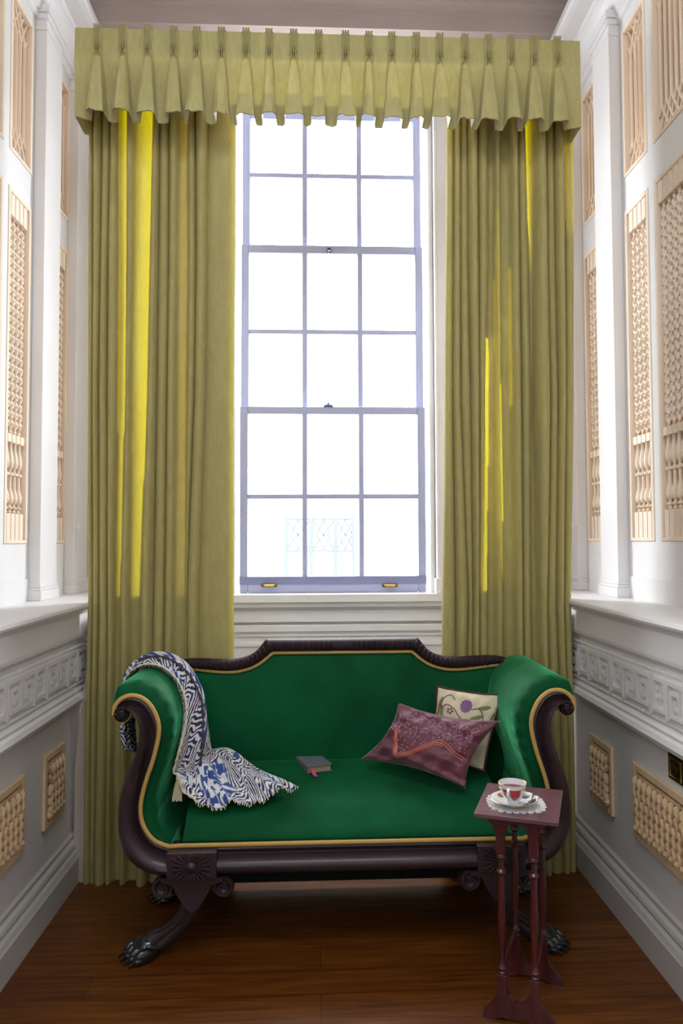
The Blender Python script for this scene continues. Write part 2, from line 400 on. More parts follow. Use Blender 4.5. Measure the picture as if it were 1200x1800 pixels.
# window wall with opening
b = MB(); WX0, WX1, WZ0, WZ1 = -.46, .60, 1.082, 3.70
for q in ((-1.35, WX0, WZ0, 4.1), (WX1, 1.45, WZ0, 4.1), (WX0, WX1, WZ1, 4.1)): b.box(q[0], q[1], YB, 4.05, q[2], q[3])
b.box(-1.35, 1.45, YB, 4.05, 0, WZ0)
struct(b.build('wall_back', paint))
# sill, apron, casing
b = MB(); b.box(-.66, .82, 3.70, 3.778, 1.046, 1.083); b.box(WX0 + .001, WX1 - .001, 3.70, 3.98, 1.0825, 1.0845); b.box(-.62, .78, 3.725, 3.778, 1.020, 1.046)
struct(b.build('trim_12', paint, bevel=.006))
b = MB(); b.box(-1.2, 1.3, 3.755, 3.779, 0, .93); b.box(-1.2, 1.3, 3.735, 3.779, .895, .930); b.box(-1.2, 1.3, 3.745, 3.779, .87, .88); b.box(-1.2, 1.3, 3.765, 3.779, .94, 1.0); b.box(-1.2, 1.3, 3.745, 3.779, .82, .84)
struct(b.build('trim_13', paint, bevel=.003))
b = MB()
for s in (-1, 1):
    xc = .07; r0 = .53
    f = lambda a, c, y0, y1: b.box(min(xc + s * a, xc + s * c), max(xc + s * a, xc + s * c), y0, y1, 1.085, 3.72)
    f(.505, .53, 3.80, 4.0); f(.53, .545, 3.745, 3.80); f(.545, .60, 3.755, 3.80); f(.60, .615, 3.74, 3.80); f(.615, .68, 3.755, 3.80); f(.68, .70, 3.735, 3.80)
    b.box(min(xc + s * .52, xc + s * .71), max(xc + s * .52, xc + s * .71), 3.722, 3.80, 1.085, 1.16)
struct(b.build('trim_14', paint, bevel=.003))

# --- triple-hung sash window
win = sempty('window_1', (.07, 3.86, 1.13))
SX0 = W(422, 700, 3.86).x - .035; SX1 = W(738, 700, 3.86).x + .005
def zy(v, y): return W(578, v, y).z
def sash(name, y, zb, zt, bot, top, hrow):
    x0, x1 = WX0 + .045, WX1 - .045
    r = MB(); st = .042
    r.box(x0, x0 + st, y - .02, y + .02, zb, zt); r.box(x1 - st, x1, y - .02, y + .02, zb, zt)
    r.box(x0 + st, x1 - st, y - .02, y + .02, zb, zb + bot); r.box(x0 + st, x1 - st, y - .02, y + .02, zt - top, zt)
    o = r.build(name, sashp, win, bevel=.004)
    mx = MB(); gw = (x1 - x0 - 2 * st) / 3
    for k in (1, 2): mx.box(x0 + st + gw * k - .0135, x0 + st + gw * k + .0135, y - .017, y + .012, zb + bot, zt - top)
    for z in hrow: mx.box(x0 + st, x1 - st, y - .016, y + .011, z - .0125, z + .0125)
    mm = mx.build('muntin_grid', sashp, o, bevel=.003)
    zs = [zb + bot] + list(hrow) + [zt - top]
    for k in range(3):
        for i in range(len(zs) - 1):
            MB().box(x0 + st + gw * k, x0 + st + gw * (k + 1), y + .002, y + .005, zs[i], zs[i + 1]).build('pane', glassm, o)
    return o
zA = zy(1020, 3.84); zB = zy(717, 3.84); zC = zy(436, 3.89); 
sash('lower_sash', 3.84, 1.086, zy(716, 3.84) , zy(1012, 3.84) - 1.086, .040, [zy(873, 3.84)])
sash('middle_sash', 3.89, zy(731, 3.89), zy(434, 3.89), .036, .045, [zy(585, 3.89)])
sash('upper_sash', 3.94, zy(449, 3.94), 3.70, .04, .05, [zy(312, 3.94), zy(312, 3.94) + .42])
# dark strip on the bottom rail, latches and lifts
MB().box(WX0 + .045, WX1 - .045, 3.812, 3.822, zy(1027, 3.81), zy(1013, 3.81)).build('weather_bar', mat('bar_paint', srgb(120, 124, 158), .4), win, bevel=.003)
k = MB(); k.lathe([(.013, 0), (.013, -.006), (.006, -.008), (.006, -.016), (.011, -.02), (.008, -.03)], (W(578, 440, 3.86).x, 3.87, W(578, 440, 3.86).z), 'y', 14)
k.build('sash_knob', ebony, win, smooth=True)
p = W(577, 714, 3.82)
k = MB(); k.box(p.x - .025, p.x + .025, p.y - .004, p.y + .014, zy(716, 3.84), zy(716, 3.84) + .006); k.lathe([(.014, 0), (.012, .01), (.007, .013), (.006, .022), (.002, .026)], (p.x, 3.835, zy(716, 3.84)), 'z', 12); k.box(p.x - .02, p.x + .02, 3.82, 3.83, zy(716, 3.84) + .004, zy(716, 3.84) + .012)
k.build('sash_latch', mat('latch_metal', srgb(90, 104, 150), .3, metal=.6), win, smooth=True)
for u in (473, 685):
    p = W(u, 1028, 3.818)
    k = MB(); k.box(p.x - .040, p.x + .040, 3.812, 3.8195, p.z - .011, p.z + .009); o = k.build('sash_lift', brassdark, win, bevel=.002)
    k = MB(); k.tube([(p.x - .03, 3.808, p.z), (p.x - .022, 3.797, p.z - .002), (p.x + .022, 3.797, p.z - .002), (p.x + .03, 3.808, p.z)], .0062, 8); k.build('pull', brass, o, smooth=True)

# --- garden railing seen through the glass, far below the bright sky
g = thing('garden_railing', 'pale fretwork railing outside, seen faintly through the lower window panes', 'railing', (-.1, 9.5, 0))
b = MB()
def seg(u0, v0, u1, v1, r=.018): b.tube([W(u0, v0, 9.5), W(u1, v1, 9.5)], r, 6)
for (u0, u1) in ((502, 545), (549, 588), (592, 622)):
    seg(u0, 912, u0, 975); seg(u1, 912, u1, 975); seg(u0, 912, u1, 912); seg(u0, 968, u1, 968)
    seg(u0, 914, u1, 966, .012); seg(u0, 966, u1, 914, .012)
    m_ = (u0 + u1) / 2; seg(m_, 914, m_ - 12, 940, .012); seg(m_, 914, m_ + 12, 940, .012); seg(m_, 966, m_ - 12, 940, .012); seg(m_, 966, m_ + 12, 940, .012)
b.build('fretwork', rail_out, g)
b = MB()
for u in (502, 547, 590, 622):
    q = W(u, 1000, 9.5); b.tube([(q.x, 9.5, 0), (q.x, 9.5, W(u, 905, 9.5).z)], .03, 6)
b.build('post', rail_out, g)
struct(MB().box(-12, 12, 4.06, 30, -.12, -.02).build('ground', mat('pale_paving', (.5, .5, .5), .8)))

# ================================================================= CARVED PANELS
def spindle_mesh(z0, z1):
    b = MB(); h = .0165
    b.box(-h, h, -h, h, z0, z0 + .105)
    b.lathe([(.006, 0), (.010, .006), (.006, .014), (.014, .020), (.014, .024), (.006, .03), (.006, .036), (.015, .046), (.017, .06), (.014, .078), (.008, .10), (.0075, .13), (.008, .148),
             (.016, .152), (.016, .160), (.007, .165), (.007, .176), (.014, .186), (.0165, .205), (.014, .226), (.009, .256), (.008, .275), (.011, .282)], (0, 0, z0 + .105), 'z', 9)
    zb = z0 + .105 + .282
    b.box(-h, h, -h, h, zb, zb + .032)
    b.box(-h, h, -h, h, z1 - .085, z1)
    za, zt = zb + .032, z1 - .085
    P = []; n = int((zt - za) / .0048)
    for k in range(n + 1):
        t = k / n; z = za + (zt - za) * t; tw = (z - za) / .038 * PI
        e = min(1, min(t, 1 - t) * 22); row = []
        for i in range(8):
            a = 2 * PI * i / 8 + 0
            r = (.0100 + .0048 * math.cos(2 * (a - tw))) * (.45 + .55 * e)
            row.append((r * math.cos(a), r * math.sin(a), z))
        P.append(row)
    b.grid(P, close_v=True)
    return b
SPN = None
def carved_panel(s, y0, y1, z0, z1, kind, label):
    xf = X(s, RU - .004); xb = X(s, RU + .045)
    t = thing('carved_screen', label, 'wall panel', (X(s, RU), (y0 + y1) / 2, z0), 0, 'carved wooden screens set into the upper walls')
    fw = .020; b = MB()
    xa, xc = min(xf, X(s, RU + .046)), max(xf, X(s, RU + .046))
    b.box(xa, xc, y0 + .001, y0 + fw, z0 + .001, z1 - .001); b.box(xa, xc, y1 - fw, y1 - .001, z0 + .001, z1 - .001)
    b.box(xa, xc, y0 + fw, y1 - fw, z0 + .001, z0 + fw * .8); b.box(xa, xc, y0 + fw, y1 - fw, z1 - fw, z1 - .001)
    b.build('frame', pine, t, bevel=.003)
    b = MB(); q0, q1 = sorted((X(s, RU + .038), X(s, RU + .047))); b.box(q0, q1, y0 + fw, y1 - fw, z0 + fw * .8, z1 - fw)
    b.build('backing_board', pineback, t)
    a0, a1 = y0 + fw + .004, y1 - fw - .004
    pitch = .0405; n = max(1, int((a1 - a0) / pitch)); off = a0 + ((a1 - a0) - n * pitch) / 2 + pitch / 2
    if kind == 'spindle':
        global SPN
        for i in range(n):
            if SPN is None:
                o = spindle_mesh(0, (z1 - fw) - (z0 + fw * .8)).build('spindle', pine, None, smooth=True, angle=35); SPN = o
            else:
                o = SPN.copy(); COL.objects.link(o)
            o.parent = t; o.matrix_parent_inverse = Matrix()
            o.location = (X(s, RU + .018) - t.location.x, off + i * pitch - t.location.y, fw * .8)
    else:
        b = MB(); x = X(s, RU + .016); za, zb = z0 + fw, z1 - fw; r = .0042; dz = .115
        for i in range(n):
            y = off + i * pitch
            b.tube([(x, y, za + dz), (x, y, zb - dz)], r, 6, flat=1.6, up=(1, 0, 0))
            for zz, e in ((za, za + dz), (zb, zb - dz)):
                for d in (-1, 1):
                    pts = []
                    for k in range(7):
                        q = k / 6; yy = y + d * pitch * 1.55 * (q ** 1.15)
                        if yy < a0 or yy > a1: break
                        pts.append((x, yy, e + (zz - e) * q))
                    if len(pts) > 1: b.tube(pts, r, 6, flat=1.5, up=(1, 0, 0))
        b.build('fretwork', pine, t, smooth=True)
    return t
NM = {-1: 'left', 1: 'right'}
for s in (1, -1):
    dy = 0.0 if s > 0 else .06
    cols = [(2.15 + dy, 2.765 + dy, 'wide'), (2.815 + dy, 3.04 + dy, 'narrow'), (3.30 + dy * .7, 3.53 + dy * .4, 'far')]
    for c0, c1, w in cols:
        where = {'wide': 'wide %s nearest the camera on the %s wall', 'narrow': 'narrow %s beside the near pilaster on the %s wall', 'far': 'shaded %s between the two pilasters on the %s wall'}[w]
        carved_panel(s, c0, c1, 1.345, 2.755, 'spindle', where % ('pale wooden screen of twisted spindles', NM[s]))
        carved_panel(s, c0, c1, 2.90, 3.55, 'fret', where % ('upper pale wooden lattice screen', NM[s]))

def grille(s, y0, y1, z0, z1, label):
    k_ = 1.0226 if s > 0 else 1.029; y0, y1 = y0 * k_, y1 * k_; z0, z1 = EYE - (EYE - z0) * k_, EYE - (EYE - z1) * k_
    t = thing('woven_grille', label, 'grille', (X(s, 1.05), (y0 + y1) / 2, z0), 0, 'woven wooden grilles low on the side walls')
    b = MB(); A = lambda r: X(s, r)
    def bb(r0, r1, a, c, d, e): b.box(min(A(r0), A(r1)), max(A(r0), A(r1)), a, c, d, e)
    fw = .026
    for (a, c, d, e) in ((y0, y0 + fw, z0, z1), (y1 - fw, y1, z0, z1), (y0 + fw, y1 - fw, z0, z0 + fw), (y0 + fw, y1 - fw, z1 - fw, z1)):
        bb(1.036, 1.0495, a, c, d, e)
    for (a, c, d, e) in ((y0 + fw, y0 + fw + .006, z0 + fw, z1 - fw), (y1 - fw - .006, y1 - fw, z0 + fw, z1 - fw)): bb(1.042, 1.0495, a, c, d, e)
    b.build('frame', pineframe, t, bevel=.004)
    b = MB(); bb(1.0445, 1.0495, y0 + fw, y1 - fw, z0 + fw, z1 - fw); b.build('backing_board', mat('grille_backing', srgb(120, 90, 60), .8), t)
    b = MB(); a0, a1 = y0 + fw + .008, y1 - fw - .008; w = .038; n = max(1, round((a1 - a0) / w)); w = (a1 - a0) / n
    za, zb = z0 + fw + .006, z1 - fw - .006
    for i in range(n + 1):
        b.ball((A(1.034), a0 + i * w * .98, za + .012), .014, n=8, m=5)
        b.box(min(A(1.036), A(1.043)), max(A(1.036), A(1.043)), a0 + (i - .4) * w * .98, a0 + (i + .4) * w * .98, zb - .012, zb)
    rows = 5; h = (zb - .014 - (za + .022)) / rows
    for i in range(n):
        yc = a0 + (i + .5) * w
        for j in range(rows):
            zc = za + .022 + (j + .5) * h
            up = 1 if (j < rows / 2) else -1
            for d in (-1, 1):
                rot = Matrix.Rotation(d * up * .42 * (1), 3, 'X')
                b.ball((A(1.034), yc + d * w * .25, zc), .012, w * .22, h * .80, n=6, m=5, rot=rot)
    b.build('basketwork', pinelow, t, smooth=True)
grille(1, 2.672, 2.89, .342, .592, 'small woven wooden grille low on the right wall, the one nearer the curtain')
grille(1, 1.96, 2.495, .345, .597, 'long woven wooden grille low on the right wall under the brass socket')
grille(-1, 2.648, 2.85, .342, .600, 'small woven wooden grille low on the left wall, the one nearer the curtain')
grille(-1, 1.96, 2.475, .345, .595, 'long woven wooden grille low on the left wall, cut by the photo edge')

# brass socket on the right wall
t = thing('brass_socket', 'aged brass floor-level socket plate on the right wall', 'socket', (X(1, 1.05), 2.24, .645))
xw = X(1, 1.05)
b = MB(); b.box(xw - .006, xw - .0005, 2.190, 2.293, .606, .686); b.build('plate', brassdark, t, bevel=.002)
b = MB(); b.tube([(xw - .008, 2.206, .617), (xw - .008, 2.276, .617), (xw - .008, 2.276, .673), (xw - .008, 2.206, .673)], .004, 6, closed=True); b.build('rim', brass, t, smooth=True)
b = MB(); b.lathe([(.020, 0), (.019, -.008), (.010, -.012), (.004, -.013)], (xw - .006, 2.243, .645), 'x', 16); b.build('cap', brassdark, t, smooth=True)

# small hooks on the pilasters
for s in (-1, 1):
    p = Vector((X(s, 1.214) , 3.56 if s > 0 else 3.56, 1.42))
    t = thing('wall_hook', 'tiny white hook on the far pilaster of the %s wall' % NM[s], 'hook', p, 0, 'small hooks on the far pilasters')
    b = MB(); q = p + Vector((-s * .001, 0, 0)); b.lathe([(.008, 0), (.007, -.003 * s)], q, 'x', 10); b.tube([q, q + Vector((-s * .014, 0, -.002)), q + Vector((-s * .018, 0, .010)), q + Vector((-s * .014, 0, .016))], .0028, 6); b.build('hook', china, t, smooth=True)

# ================================================================= CURTAINS
def curtain(label, rows, slits, y0, name='curtain', amp=None, extend=None, dim=None):
    """rows: (v, [crease u...]); slits: list of [(v,u0,u1)...] gaps in the lining"""
    t = thing(name, label, 'curtain', (W(sum(rows[0][1]) / len(rows[0][1]), 700, y0).x, y0, 0), 0, 'pair of silk curtains at the window')
    vs = [r[0] for r in rows]; nf = len(rows[0][1]) - 1; NV = 70; NS = 9
    vals = np.linspace(vs[0], vs[-1], NV); side = -1 if rows[0][1][0] < 600 else 1; flap = []
    fab = []; lin = []; us = []
    for v in vals:
        cr = [interp(v, vs, [r[1][k] for r in rows]) for k in range(nf + 1)]
        row = []; lrow = []; ur = []
        for k in range(nf):
            w = cr[k + 1] - cr[k]; A = min(.055, .0021 * w + .006) * (amp[k] if amp else 1)
            for i in range(NS):
                a = i / NS; u = cr[k] + w * a
                bul = math.sin(PI * a) ** .55 if a > 0 else 0
                wob = .003 * math.sin(v * .013 + k * 1.7) * math.sin(PI * a)
                p = W(u, v, y0); z = p.z; x = p.x
                row.append((x, y0 - A * bul + wob, z)); lrow.append((x, y0 - A * bul + wob + .009, z)); ur.append(u)
        p = W(cr[-1], v, y0); row.append((p.x, y0, p.z)); lrow.append((p.x, y0 + .012, p.z)); ur.append(cr[-1])
        if extend:
            ex = extend(v)
            lrow[0] = (lrow[0][0] + ex, lrow[0][1] + .004, lrow[0][2])
        fab.append(row); lin.append(lrow); us.append(ur)
        if lrow[0][2] < 1.06:
            e_ = lrow[0] if side < 0 else lrow[-1]
            flap.append([(e_[0], e_[1] + .002, e_[2]), ((e_[0] + X(side, 1.000)) / 2, e_[1] + .09, e_[2]), (X(side, 1.000), e_[1] + .16, e_[2])])
    # folds displaced towards the room shift sideways slightly in the view; keep real widths
    b = MB(); b.grid(fab); b.build('fabric', silk, t, smooth=True, angle=75)
    def skip(i, j):
        v = (vals[i] + vals[i + 1]) / 2; u = (us[i][j] + us[i][j + 1]) / 2
        for sl in slits:
            if sl[0][0] <= v <= sl[-1][0]:
                l = interp(v, [q[0] for q in sl], [q[1] for q in sl]); r = interp(v, [q[0] for q in sl], [q[2] for q in sl])
                if l <= u <= r: return True
        return False
    b = MB(); b.grid(lin, skip=skip); b.build('lining', lining, t, smooth=True, angle=75)
    b = MB(); b.grid(flap); b.build('lining_light_stop', lining, t, smooth=True)  # flap added to stop window light leaking between curtain edge and wall
    if dim:
        for sl in dim:
            l, r = min(q[1] for q in sl) - 3, max(q[2] for q in sl) + 3
            b = MB(); b.grid([[(p[0], p[1] + .009, p[2]) for p in row] for row in lin], skip=lambda i, j: not (sl[0][0] - 5 <= vals[i] <= sl[-1][0] + 5 and l <= us[i][j] <= r)); b.build('streak_dimmer', silk, t, smooth=True, angle=75)  # translucent layer added behind this slit to dim its glow
    return t
Lrows = [(150, [157, 165, 181, 196, 210, 224, 241, 270, 282, 299, 316, 330, 344, 366, 414]),
         (450, [156, 164, 177, 192, 212, 223, 237, 264, 279, 297, 314, 331, 345, 364, 412]),
         (700, [155, 163, 174, 190, 210, 221, 233, 259, 276, 294, 311, 328, 342, 362, 410]),
         (1050, [155, 164, 175, 190, 202, 213, 230, 248, 270, 290, 308, 326, 329, 350, 410]),
         (1300, [150, 160, 170, 188, 200, 212, 228, 246, 266, 286, 304, 324, 329, 350, 411]),
         (1556, [147, 159, 166, 186, 197, 211, 223, 240, 262, 284, 302, 322, 330, 350, 413])]
Lamp = [.8, .9, .7, 1.0, -.4, 1.1, -.3, 1.1, .5, .9, -.2, .7, .8, .32]
Lsl = [[(190, 209, 224), (700, 209, 221), (1050, 202, 211)], [(190, 240, 271), (700, 233, 259), (1040, 231, 246)], [(190, 315, 330), (700, 311, 328), (1050, 309, 326)]]
curtain('left olive-gold silk curtain hanging full length with yellow backlit folds', Lrows, Lsl, 3.02, amp=Lamp, dim=[Lsl[2]],
        extend=lambda v: -.0 if v < 1150 else -.045 * min(1, (v - 1150) / 200))
Rrows = [(150, [785, 797, 809, 821, 838, 856, 868, 878, 895, 908, 921, 935, 956, 971, 990, 1007]),
         (450, [783, 796, 809, 822, 840, 857, 869, 878, 895, 912, 928, 936, 960, 975, 992, 1008]),
         (700, [781, 795, 809, 827, 842, 852, 869, 878, 897, 915, 932, 938, 965, 980, 994, 1008]),
         (1050, [777, 800, 822, 831, 842, 856, 869, 883, 903, 918, 932, 944, 960, 977, 990, 1003]),
         (1300, [775, 800, 818, 829, 842, 856, 868, 884, 908, 920, 936, 952, 966, 985, 998, 1009]),
         (1540, [775, 800, 818, 829, 842, 856, 868, 884, 908, 920, 936, 952, 968, 988, 1000, 1012])]
Ramp = [.6, .8, .5, 1.1, .6, -.5, 1, -.3, 1.1, .6, -.6, 1.2, .6, .9, .6]
Rsl = [[(200, 920, 936), (330, 923, 936), (480, 933, 937)], [(380, 871, 874), (520, 869, 877), (900, 871, 882), (1010, 878, 882)], [(600, 852, 858), (760, 850, 858), (1040, 845, 855)], [(200, 987, 1002), (420, 995, 1004)], [(480, 896, 898), (720, 896, 900)]]
curtain('right olive-gold silk curtain hanging full length beside the brass socket wall', Rrows, Rsl, 3.02, amp=Ramp)

# pelmet with pinch pleats
PY = 2.87
t = thing('pelmet', 'pleated olive-gold pelmet across the top of the window', 'pelmet', (.05, PY, 3.2))
pl = [172.5, 217, 261, 306, 346.5, 390, 433, 473, 516, 560, 607, 648, 688, 731, 772, 816, 857, 897, 937, 978]
MB().box(-.90, 1.00, 3.015, 3.035, 3.26, 3.285).build('curtain_track', paint, t)
for xx in (-.88, .98): MB().box(xx - .012, xx + .012, 3.035, YB - .001, 3.262, 3.283).build('bracket', paint, t)
x_ = [W(u, 100, PY).x for u in pl]; xl = W(131, 130, PY).x; xr = W(1020, 130, PY).x; zt = W(575, 60, PY).z; zbm = W(575, 213, PY).z
NZ = 26; rows = []
for k in range(NZ + 1):
    q = k / NZ; z = zt + (zbm - zt) * q; row = [(xl + .03, PY + .15, z), (xl, PY + .13, z), (xl - .002 * math.sin(q * 5), PY, z)]
    pinch = .34
    for i, xc in enumerate(x_):
        jit = math.sin(i * 2.7) * .006 * max(0, q - pinch)
        if q < pinch:
            e = q / pinch; hw = .010 + .004 * abs(e - .5); dp = .020 - .006 * abs(e - .6)
            rr = [(-hw * 1.5, 0), (-hw, -dp * .8), (-hw * .62, -dp), (-hw * .33, -dp * .35), (0, -dp * 1.1), (hw * .33, -dp * .35), (hw * .62, -dp), (hw, -dp * .8), (hw * 1.5, 0)]
        else:
            e = (q - pinch) / (1 - pinch); g2 = min(1, e * 2.2)
            sw = 1 + .22 * math.sin(i * 1.9); hw = .011 + (.021 + .005 * math.sin(i * 3.3)) * e ** .8; dp = .018 + .034 * e ** .7 * sw; bk = .030 * g2
            rr = [(-hw * (1.5 - .45 * g2), bk), (-hw * 1.02, bk * .3 - dp * .3), (-hw * 1.0, -dp * .8), (-hw * .55, -dp), (0 + jit, -dp * (1.0 - .10 * g2)), (hw * .55, -dp * .97), (hw * 1.0, -dp * .78), (hw * 1.03, bk * .3 - dp * .3), (hw * (1.5 - .45 * g2), bk)]
        for dx, dyy in rr: row.append((xc + dx + jit, PY + dyy, z - (.004 * math.sin(i * 5.1 + dx * 90)) * q))
        if i < len(x_) - 1:
            mid = (xc + x_[i + 1]) / 2
            e = max(0, (q - pinch) / (1 - pinch))
            row.append((mid, PY + .034 * min(1, e * 2), z - .003 * q))
    row += [(xr, PY, z), (xr, PY + .13, z), (xr - .03, PY + .15, z)]
    rows.append(row)
b = MB(); b.grid(rows)
b.build('valance', psilk, t, smooth=True, angle=50)
b = MB(); b.grid([[(p[0], p[1] + .006, p[2]) for p in r_[2:-2]] for r_ in rows[-7:]]); b.build('hem_lining', lining, t, smooth=True, angle=50)
b = MB(); b.grid([[(p[0], p[1] + .006, p[2]) for p in r_[2:-2]] for r_ in rows[:9]]); b.build('buckram_heading', lining, t, smooth=True, angle=50)
for i, xc in enumerate(x_):
    b = MB()
    for d in (-1, 0, 1):
        pts = [(xc + d * (.009 + .002 * math.cos(k * 1.2)) * (1 - .35 * math.sin(PI * k / 6)), PY - .014 - .006 * math.sin(PI * k / 6), zt + .006 - k * .016) for k in range(7)]
        b.tube(pts, .0042, 6)
    b.build('pinch_pleat', mat('pleat_silk', srgb(156, 147, 94), .65), t, smooth=True)
MB().box(xl + .004, xr - .004, PY + .045, PY + .055, zt - .09, zt - .006).build('board', lining, t)
MB().box(xl + .004, xr - .004, PY + .05, PY + .155, zt - .03, zt - .012).build('top_board', lining, t)

# ================================================================= SOFA
SC = .088; SY = 2.45
sofa = thing('sofa', 'emerald green velvet scroll-arm sofa with dark carved frame under the window', 'sofa', (SC, 2.7, 0))
def cp(cx, cy, y=SY):            # point of the left scroll outline, as offset (x from sofa centre, z)
    p = W(190 + cx / 4.737, 1180 + cy / 4.737, y); return (p.x - SC, p.z)
GI = [(62, 352), (62, 310), (80, 262), (130, 215), (200, 193), (280, 206), (350, 258), (400, 335), (430, 430), (430, 520), (408, 630), (375, 750), (340, 850), (310, 950), (286, 1060), (280, 1150), (292, 1230), (330, 1315), (395, 1390), (470, 1425), (520, 1440)]
OO = [(182, 372), (190, 330), (215, 322), (262, 352), (293, 420), (300, 500), (278, 585), (240, 680), (190, 780), (142, 890), (106, 1000), (86, 1120), (80, 1250), (95, 1380), (140, 1500), (210, 1590), (300, 1650), (400, 1682), (520, 1690)]
NP = 72
gi = resample([(cp(*q)[0], 0, cp(*q)[1]) for q in GI], NP); oo = resample([(cp(*q)[0], 0, cp(*q)[1]) for q in OO], NP)
HS = [(0, .008), (.06, .018), (.12, .020), (.17, .008), (.24, .006), (.30, .012), (.34, .010), (.42, .030), (.54, .044), (.68, .048), (.82, .040), (.93, .022), (1, .0)]
railz1 = gi[-1].z; railz0 = oo[-1].z
for s in (-1, 1):
    f = -s       # gi is defined for the left side (x negative): s=-1 keeps, s=+1 mirrors
    mir = (lambda x: x) if s < 0 else (lambda x: -x)
    P = []
    for i in range(NP):
        a, c = gi[i], oo[i]; w = (c - a).length; row = []
        for q, h in HS:
            p = a.lerp(c, q); row.append((SC + mir(p.x), SY - h * min(1.15, w / .085), p.z))
        row.append((SC + mir(c.x), SY + .035, c.z)); row.append((SC + mir(a.x), SY + .035, a.z))
        P.append(row)
    b = MB(); b.grid(P, close_v=True); b.poly(P[0]); b.poly(P[-1][::-1])
    arm = b.build('scroll_facing', mahog, sofa, smooth=True, angle=50)
    # volute with rosette
    vc = cp(125, 345); r = cp(190, 345)[0] - vc[0]
    b = MB(); c = (SC + mir(vc[0]), SY, vc[1])
    b.lathe([(r, .035), (r, -.022), (r * .86, -.03), (r * .80, -.022), (r * .7, -.022), (r * .5, -.03), (r * .2, -.034)], c, 'y', 24)
    for k_ in range(8):
        a = k_ * PI / 4; b.ball((c[0] + r * .42 * math.cos(a), SY - .032, c[2] + r * .42 * math.sin(a)), r * .17, .006, r * .17, n=8, m=5)
    b.ball((c[0], SY - .036, c[2]), r * .15, .008, r * .15, n=8, m=5)
    b.build('volute', mahog, arm, smooth=True, angle=40)
    b = MB(); b.tube([(c[0] + mir(1) * r * 1.04 * math.cos(a), SY - .012, c[2] + r * 1.04 * math.sin(a)) for a in np.linspace(PI * .95, PI * 2.1, 22)], .0045, 6)
    b.build('braid', gold, arm, smooth=True)
    # upholstered arm: the scroll section swept to the back
    OFF = .040; nrm = []
    for i in range(NP):
        a = gi[max(i - 1, 0)]; c2 = gi[min(i + 1, NP - 1)]; d = (c2 - a).normalized(); nrm.append(Vector((d.z, 0, -d.x)) * -1)
    sec = []
    ys = [(SY + .004, .08), (SY + .008, .45), (SY + .018, .75), (SY + .035, .93), (SY + .06, 1), (2.6, 1), (2.7, 1), (2.8, 1), (2.93, 1)]
    for yy, k_ in ys:
        row = []
        for i in range(NP):
            taper = min(1, (i + 2) / 8) * (1 if i < NP - 14 else max(.1, (NP - 1 - i) / 13))
            ripple = 1 + (.10 * math.sin(i * 1.35) if (k_ < .99 and i < 40) else 0)
            p = gi[i] + nrm[i] * OFF * k_ * taper * ripple; row.append((SC + mir(p.x), yy, p.z))
        for i in range(NP - 1, -1, -1):
            p = oo[i].lerp(gi[i], .06); row.append((SC + mir(p.x), yy, p.z))
        sec.append(row)
    b = MB(); b.grid(sec, close_v=True); b.poly(sec[0]); b.poly(sec[-1][::-1])
    b.build('arm', velv, sofa, smooth=True, angle=60)
    # rosette block, bracket, leg, paw
    bx0 = W(297.5, 1500, SY).x - SC; bx1 = W(384, 1500, SY).x - SC; xa, xb = sorted((mir(bx0), mir(bx1))); xm = (xa + xb) / 2
    b = MB(); b.box(SC + xa, SC + xb, SY - .052, SY + .05, railz0 + .003, railz1 - .006)
    blk = b.build('rosette_block', mahog, sofa, bevel=.004)
    b = MB(); zc = (railz0 + railz1) / 2 - .004; hw, hh = .060, .038
    for k_ in range(22):
        a = 2 * PI * (k_ + .5) / 22; L_ = 1 / max(abs(math.cos(a)) / hw, abs(math.sin(a)) / hh); r0_ = .019
        p0 = Vector((SC + xm + r0_ * math.cos(a), SY - .056, zc + r0_ * math.sin(a))); p1 = Vector((SC + xm + L_ * math.cos(a), SY - .055, zc + L_ * math.sin(a)))
        b.tube([p0, p0.lerp(p1, .5), p1], [.0025, .0045, .0055], 6)
    b.lathe([(.017, 0), (.017, -.006), (.010, -.008), (.006, -.012), (.003, -.013)], (SC + xm, SY - .052, zc), 'y', 16)
    b.build('rosette', mahog, blk, smooth=True)
    for yo, back in ((0, False), (.40, True)):
        yl = SY + yo
        lx = lambda d: SC + xm + s * d     # d outward
        b = MB()
        path = [(lx(-.01), yl + .02, railz0 + .01), (lx(-.01), yl + .03, .235), (lx(.0), yl + .04, .19), (lx(.018), yl + .045, .14), (lx(.045), yl + .045, .100), (lx(.075), yl + .042, .072), (lx(.105), yl + .034, .052), (lx(.145), yl + .036, .044)]
        b.tube(path, [.046, .046, .043, .036, .030, .030, .034, .036], 12)
        leg = b.build('leg', mahog, sofa, smooth=True, sub=1)
        if not back:
            b = MB()
            # scroll bracket under the block
            for d in (-1, 1):
                c = Vector((SC + xm + d * .098, SY - .02, railz0 - .036)); pts = []; rd = []
                for k_ in range(26):
                    a = PI / 2 - d * k_ * .30; rr = .032 * (1 - k_ / 30)
                    pts.append((c.x + rr * math.cos(a), c.y, c.z + rr * math.sin(a))); rd.append(.0075 * (1 - k_ / 60))
                b.tube(pts, rd, 6, flat=1.0)
                b.lathe([(.033, .05), (.033, .004), (.024, .006), (.016, -.002), (.009, .002), (.004, -.006)], (c.x, c.y, c.z), 'y', 18)
                b.tube([(SC + xm, SY - .02, railz0 - .018), (SC + xm + d * .05, SY - .022, railz0 - .014), (c.x, SY - .02, c.z + .032)], [.012, .010, .0075], 6)
            A_ = [(-.10, railz0 + .002), (.10, railz0 + .002), (.098, railz0 - .012), (.06, railz0 - .022), (.052, railz0 - .045), (.02, railz0 - .095), (0, railz0 - .108), (-.02, railz0 - .095), (-.052, railz0 - .045), (-.06, railz0 - .022), (-.098, railz0 - .012)]
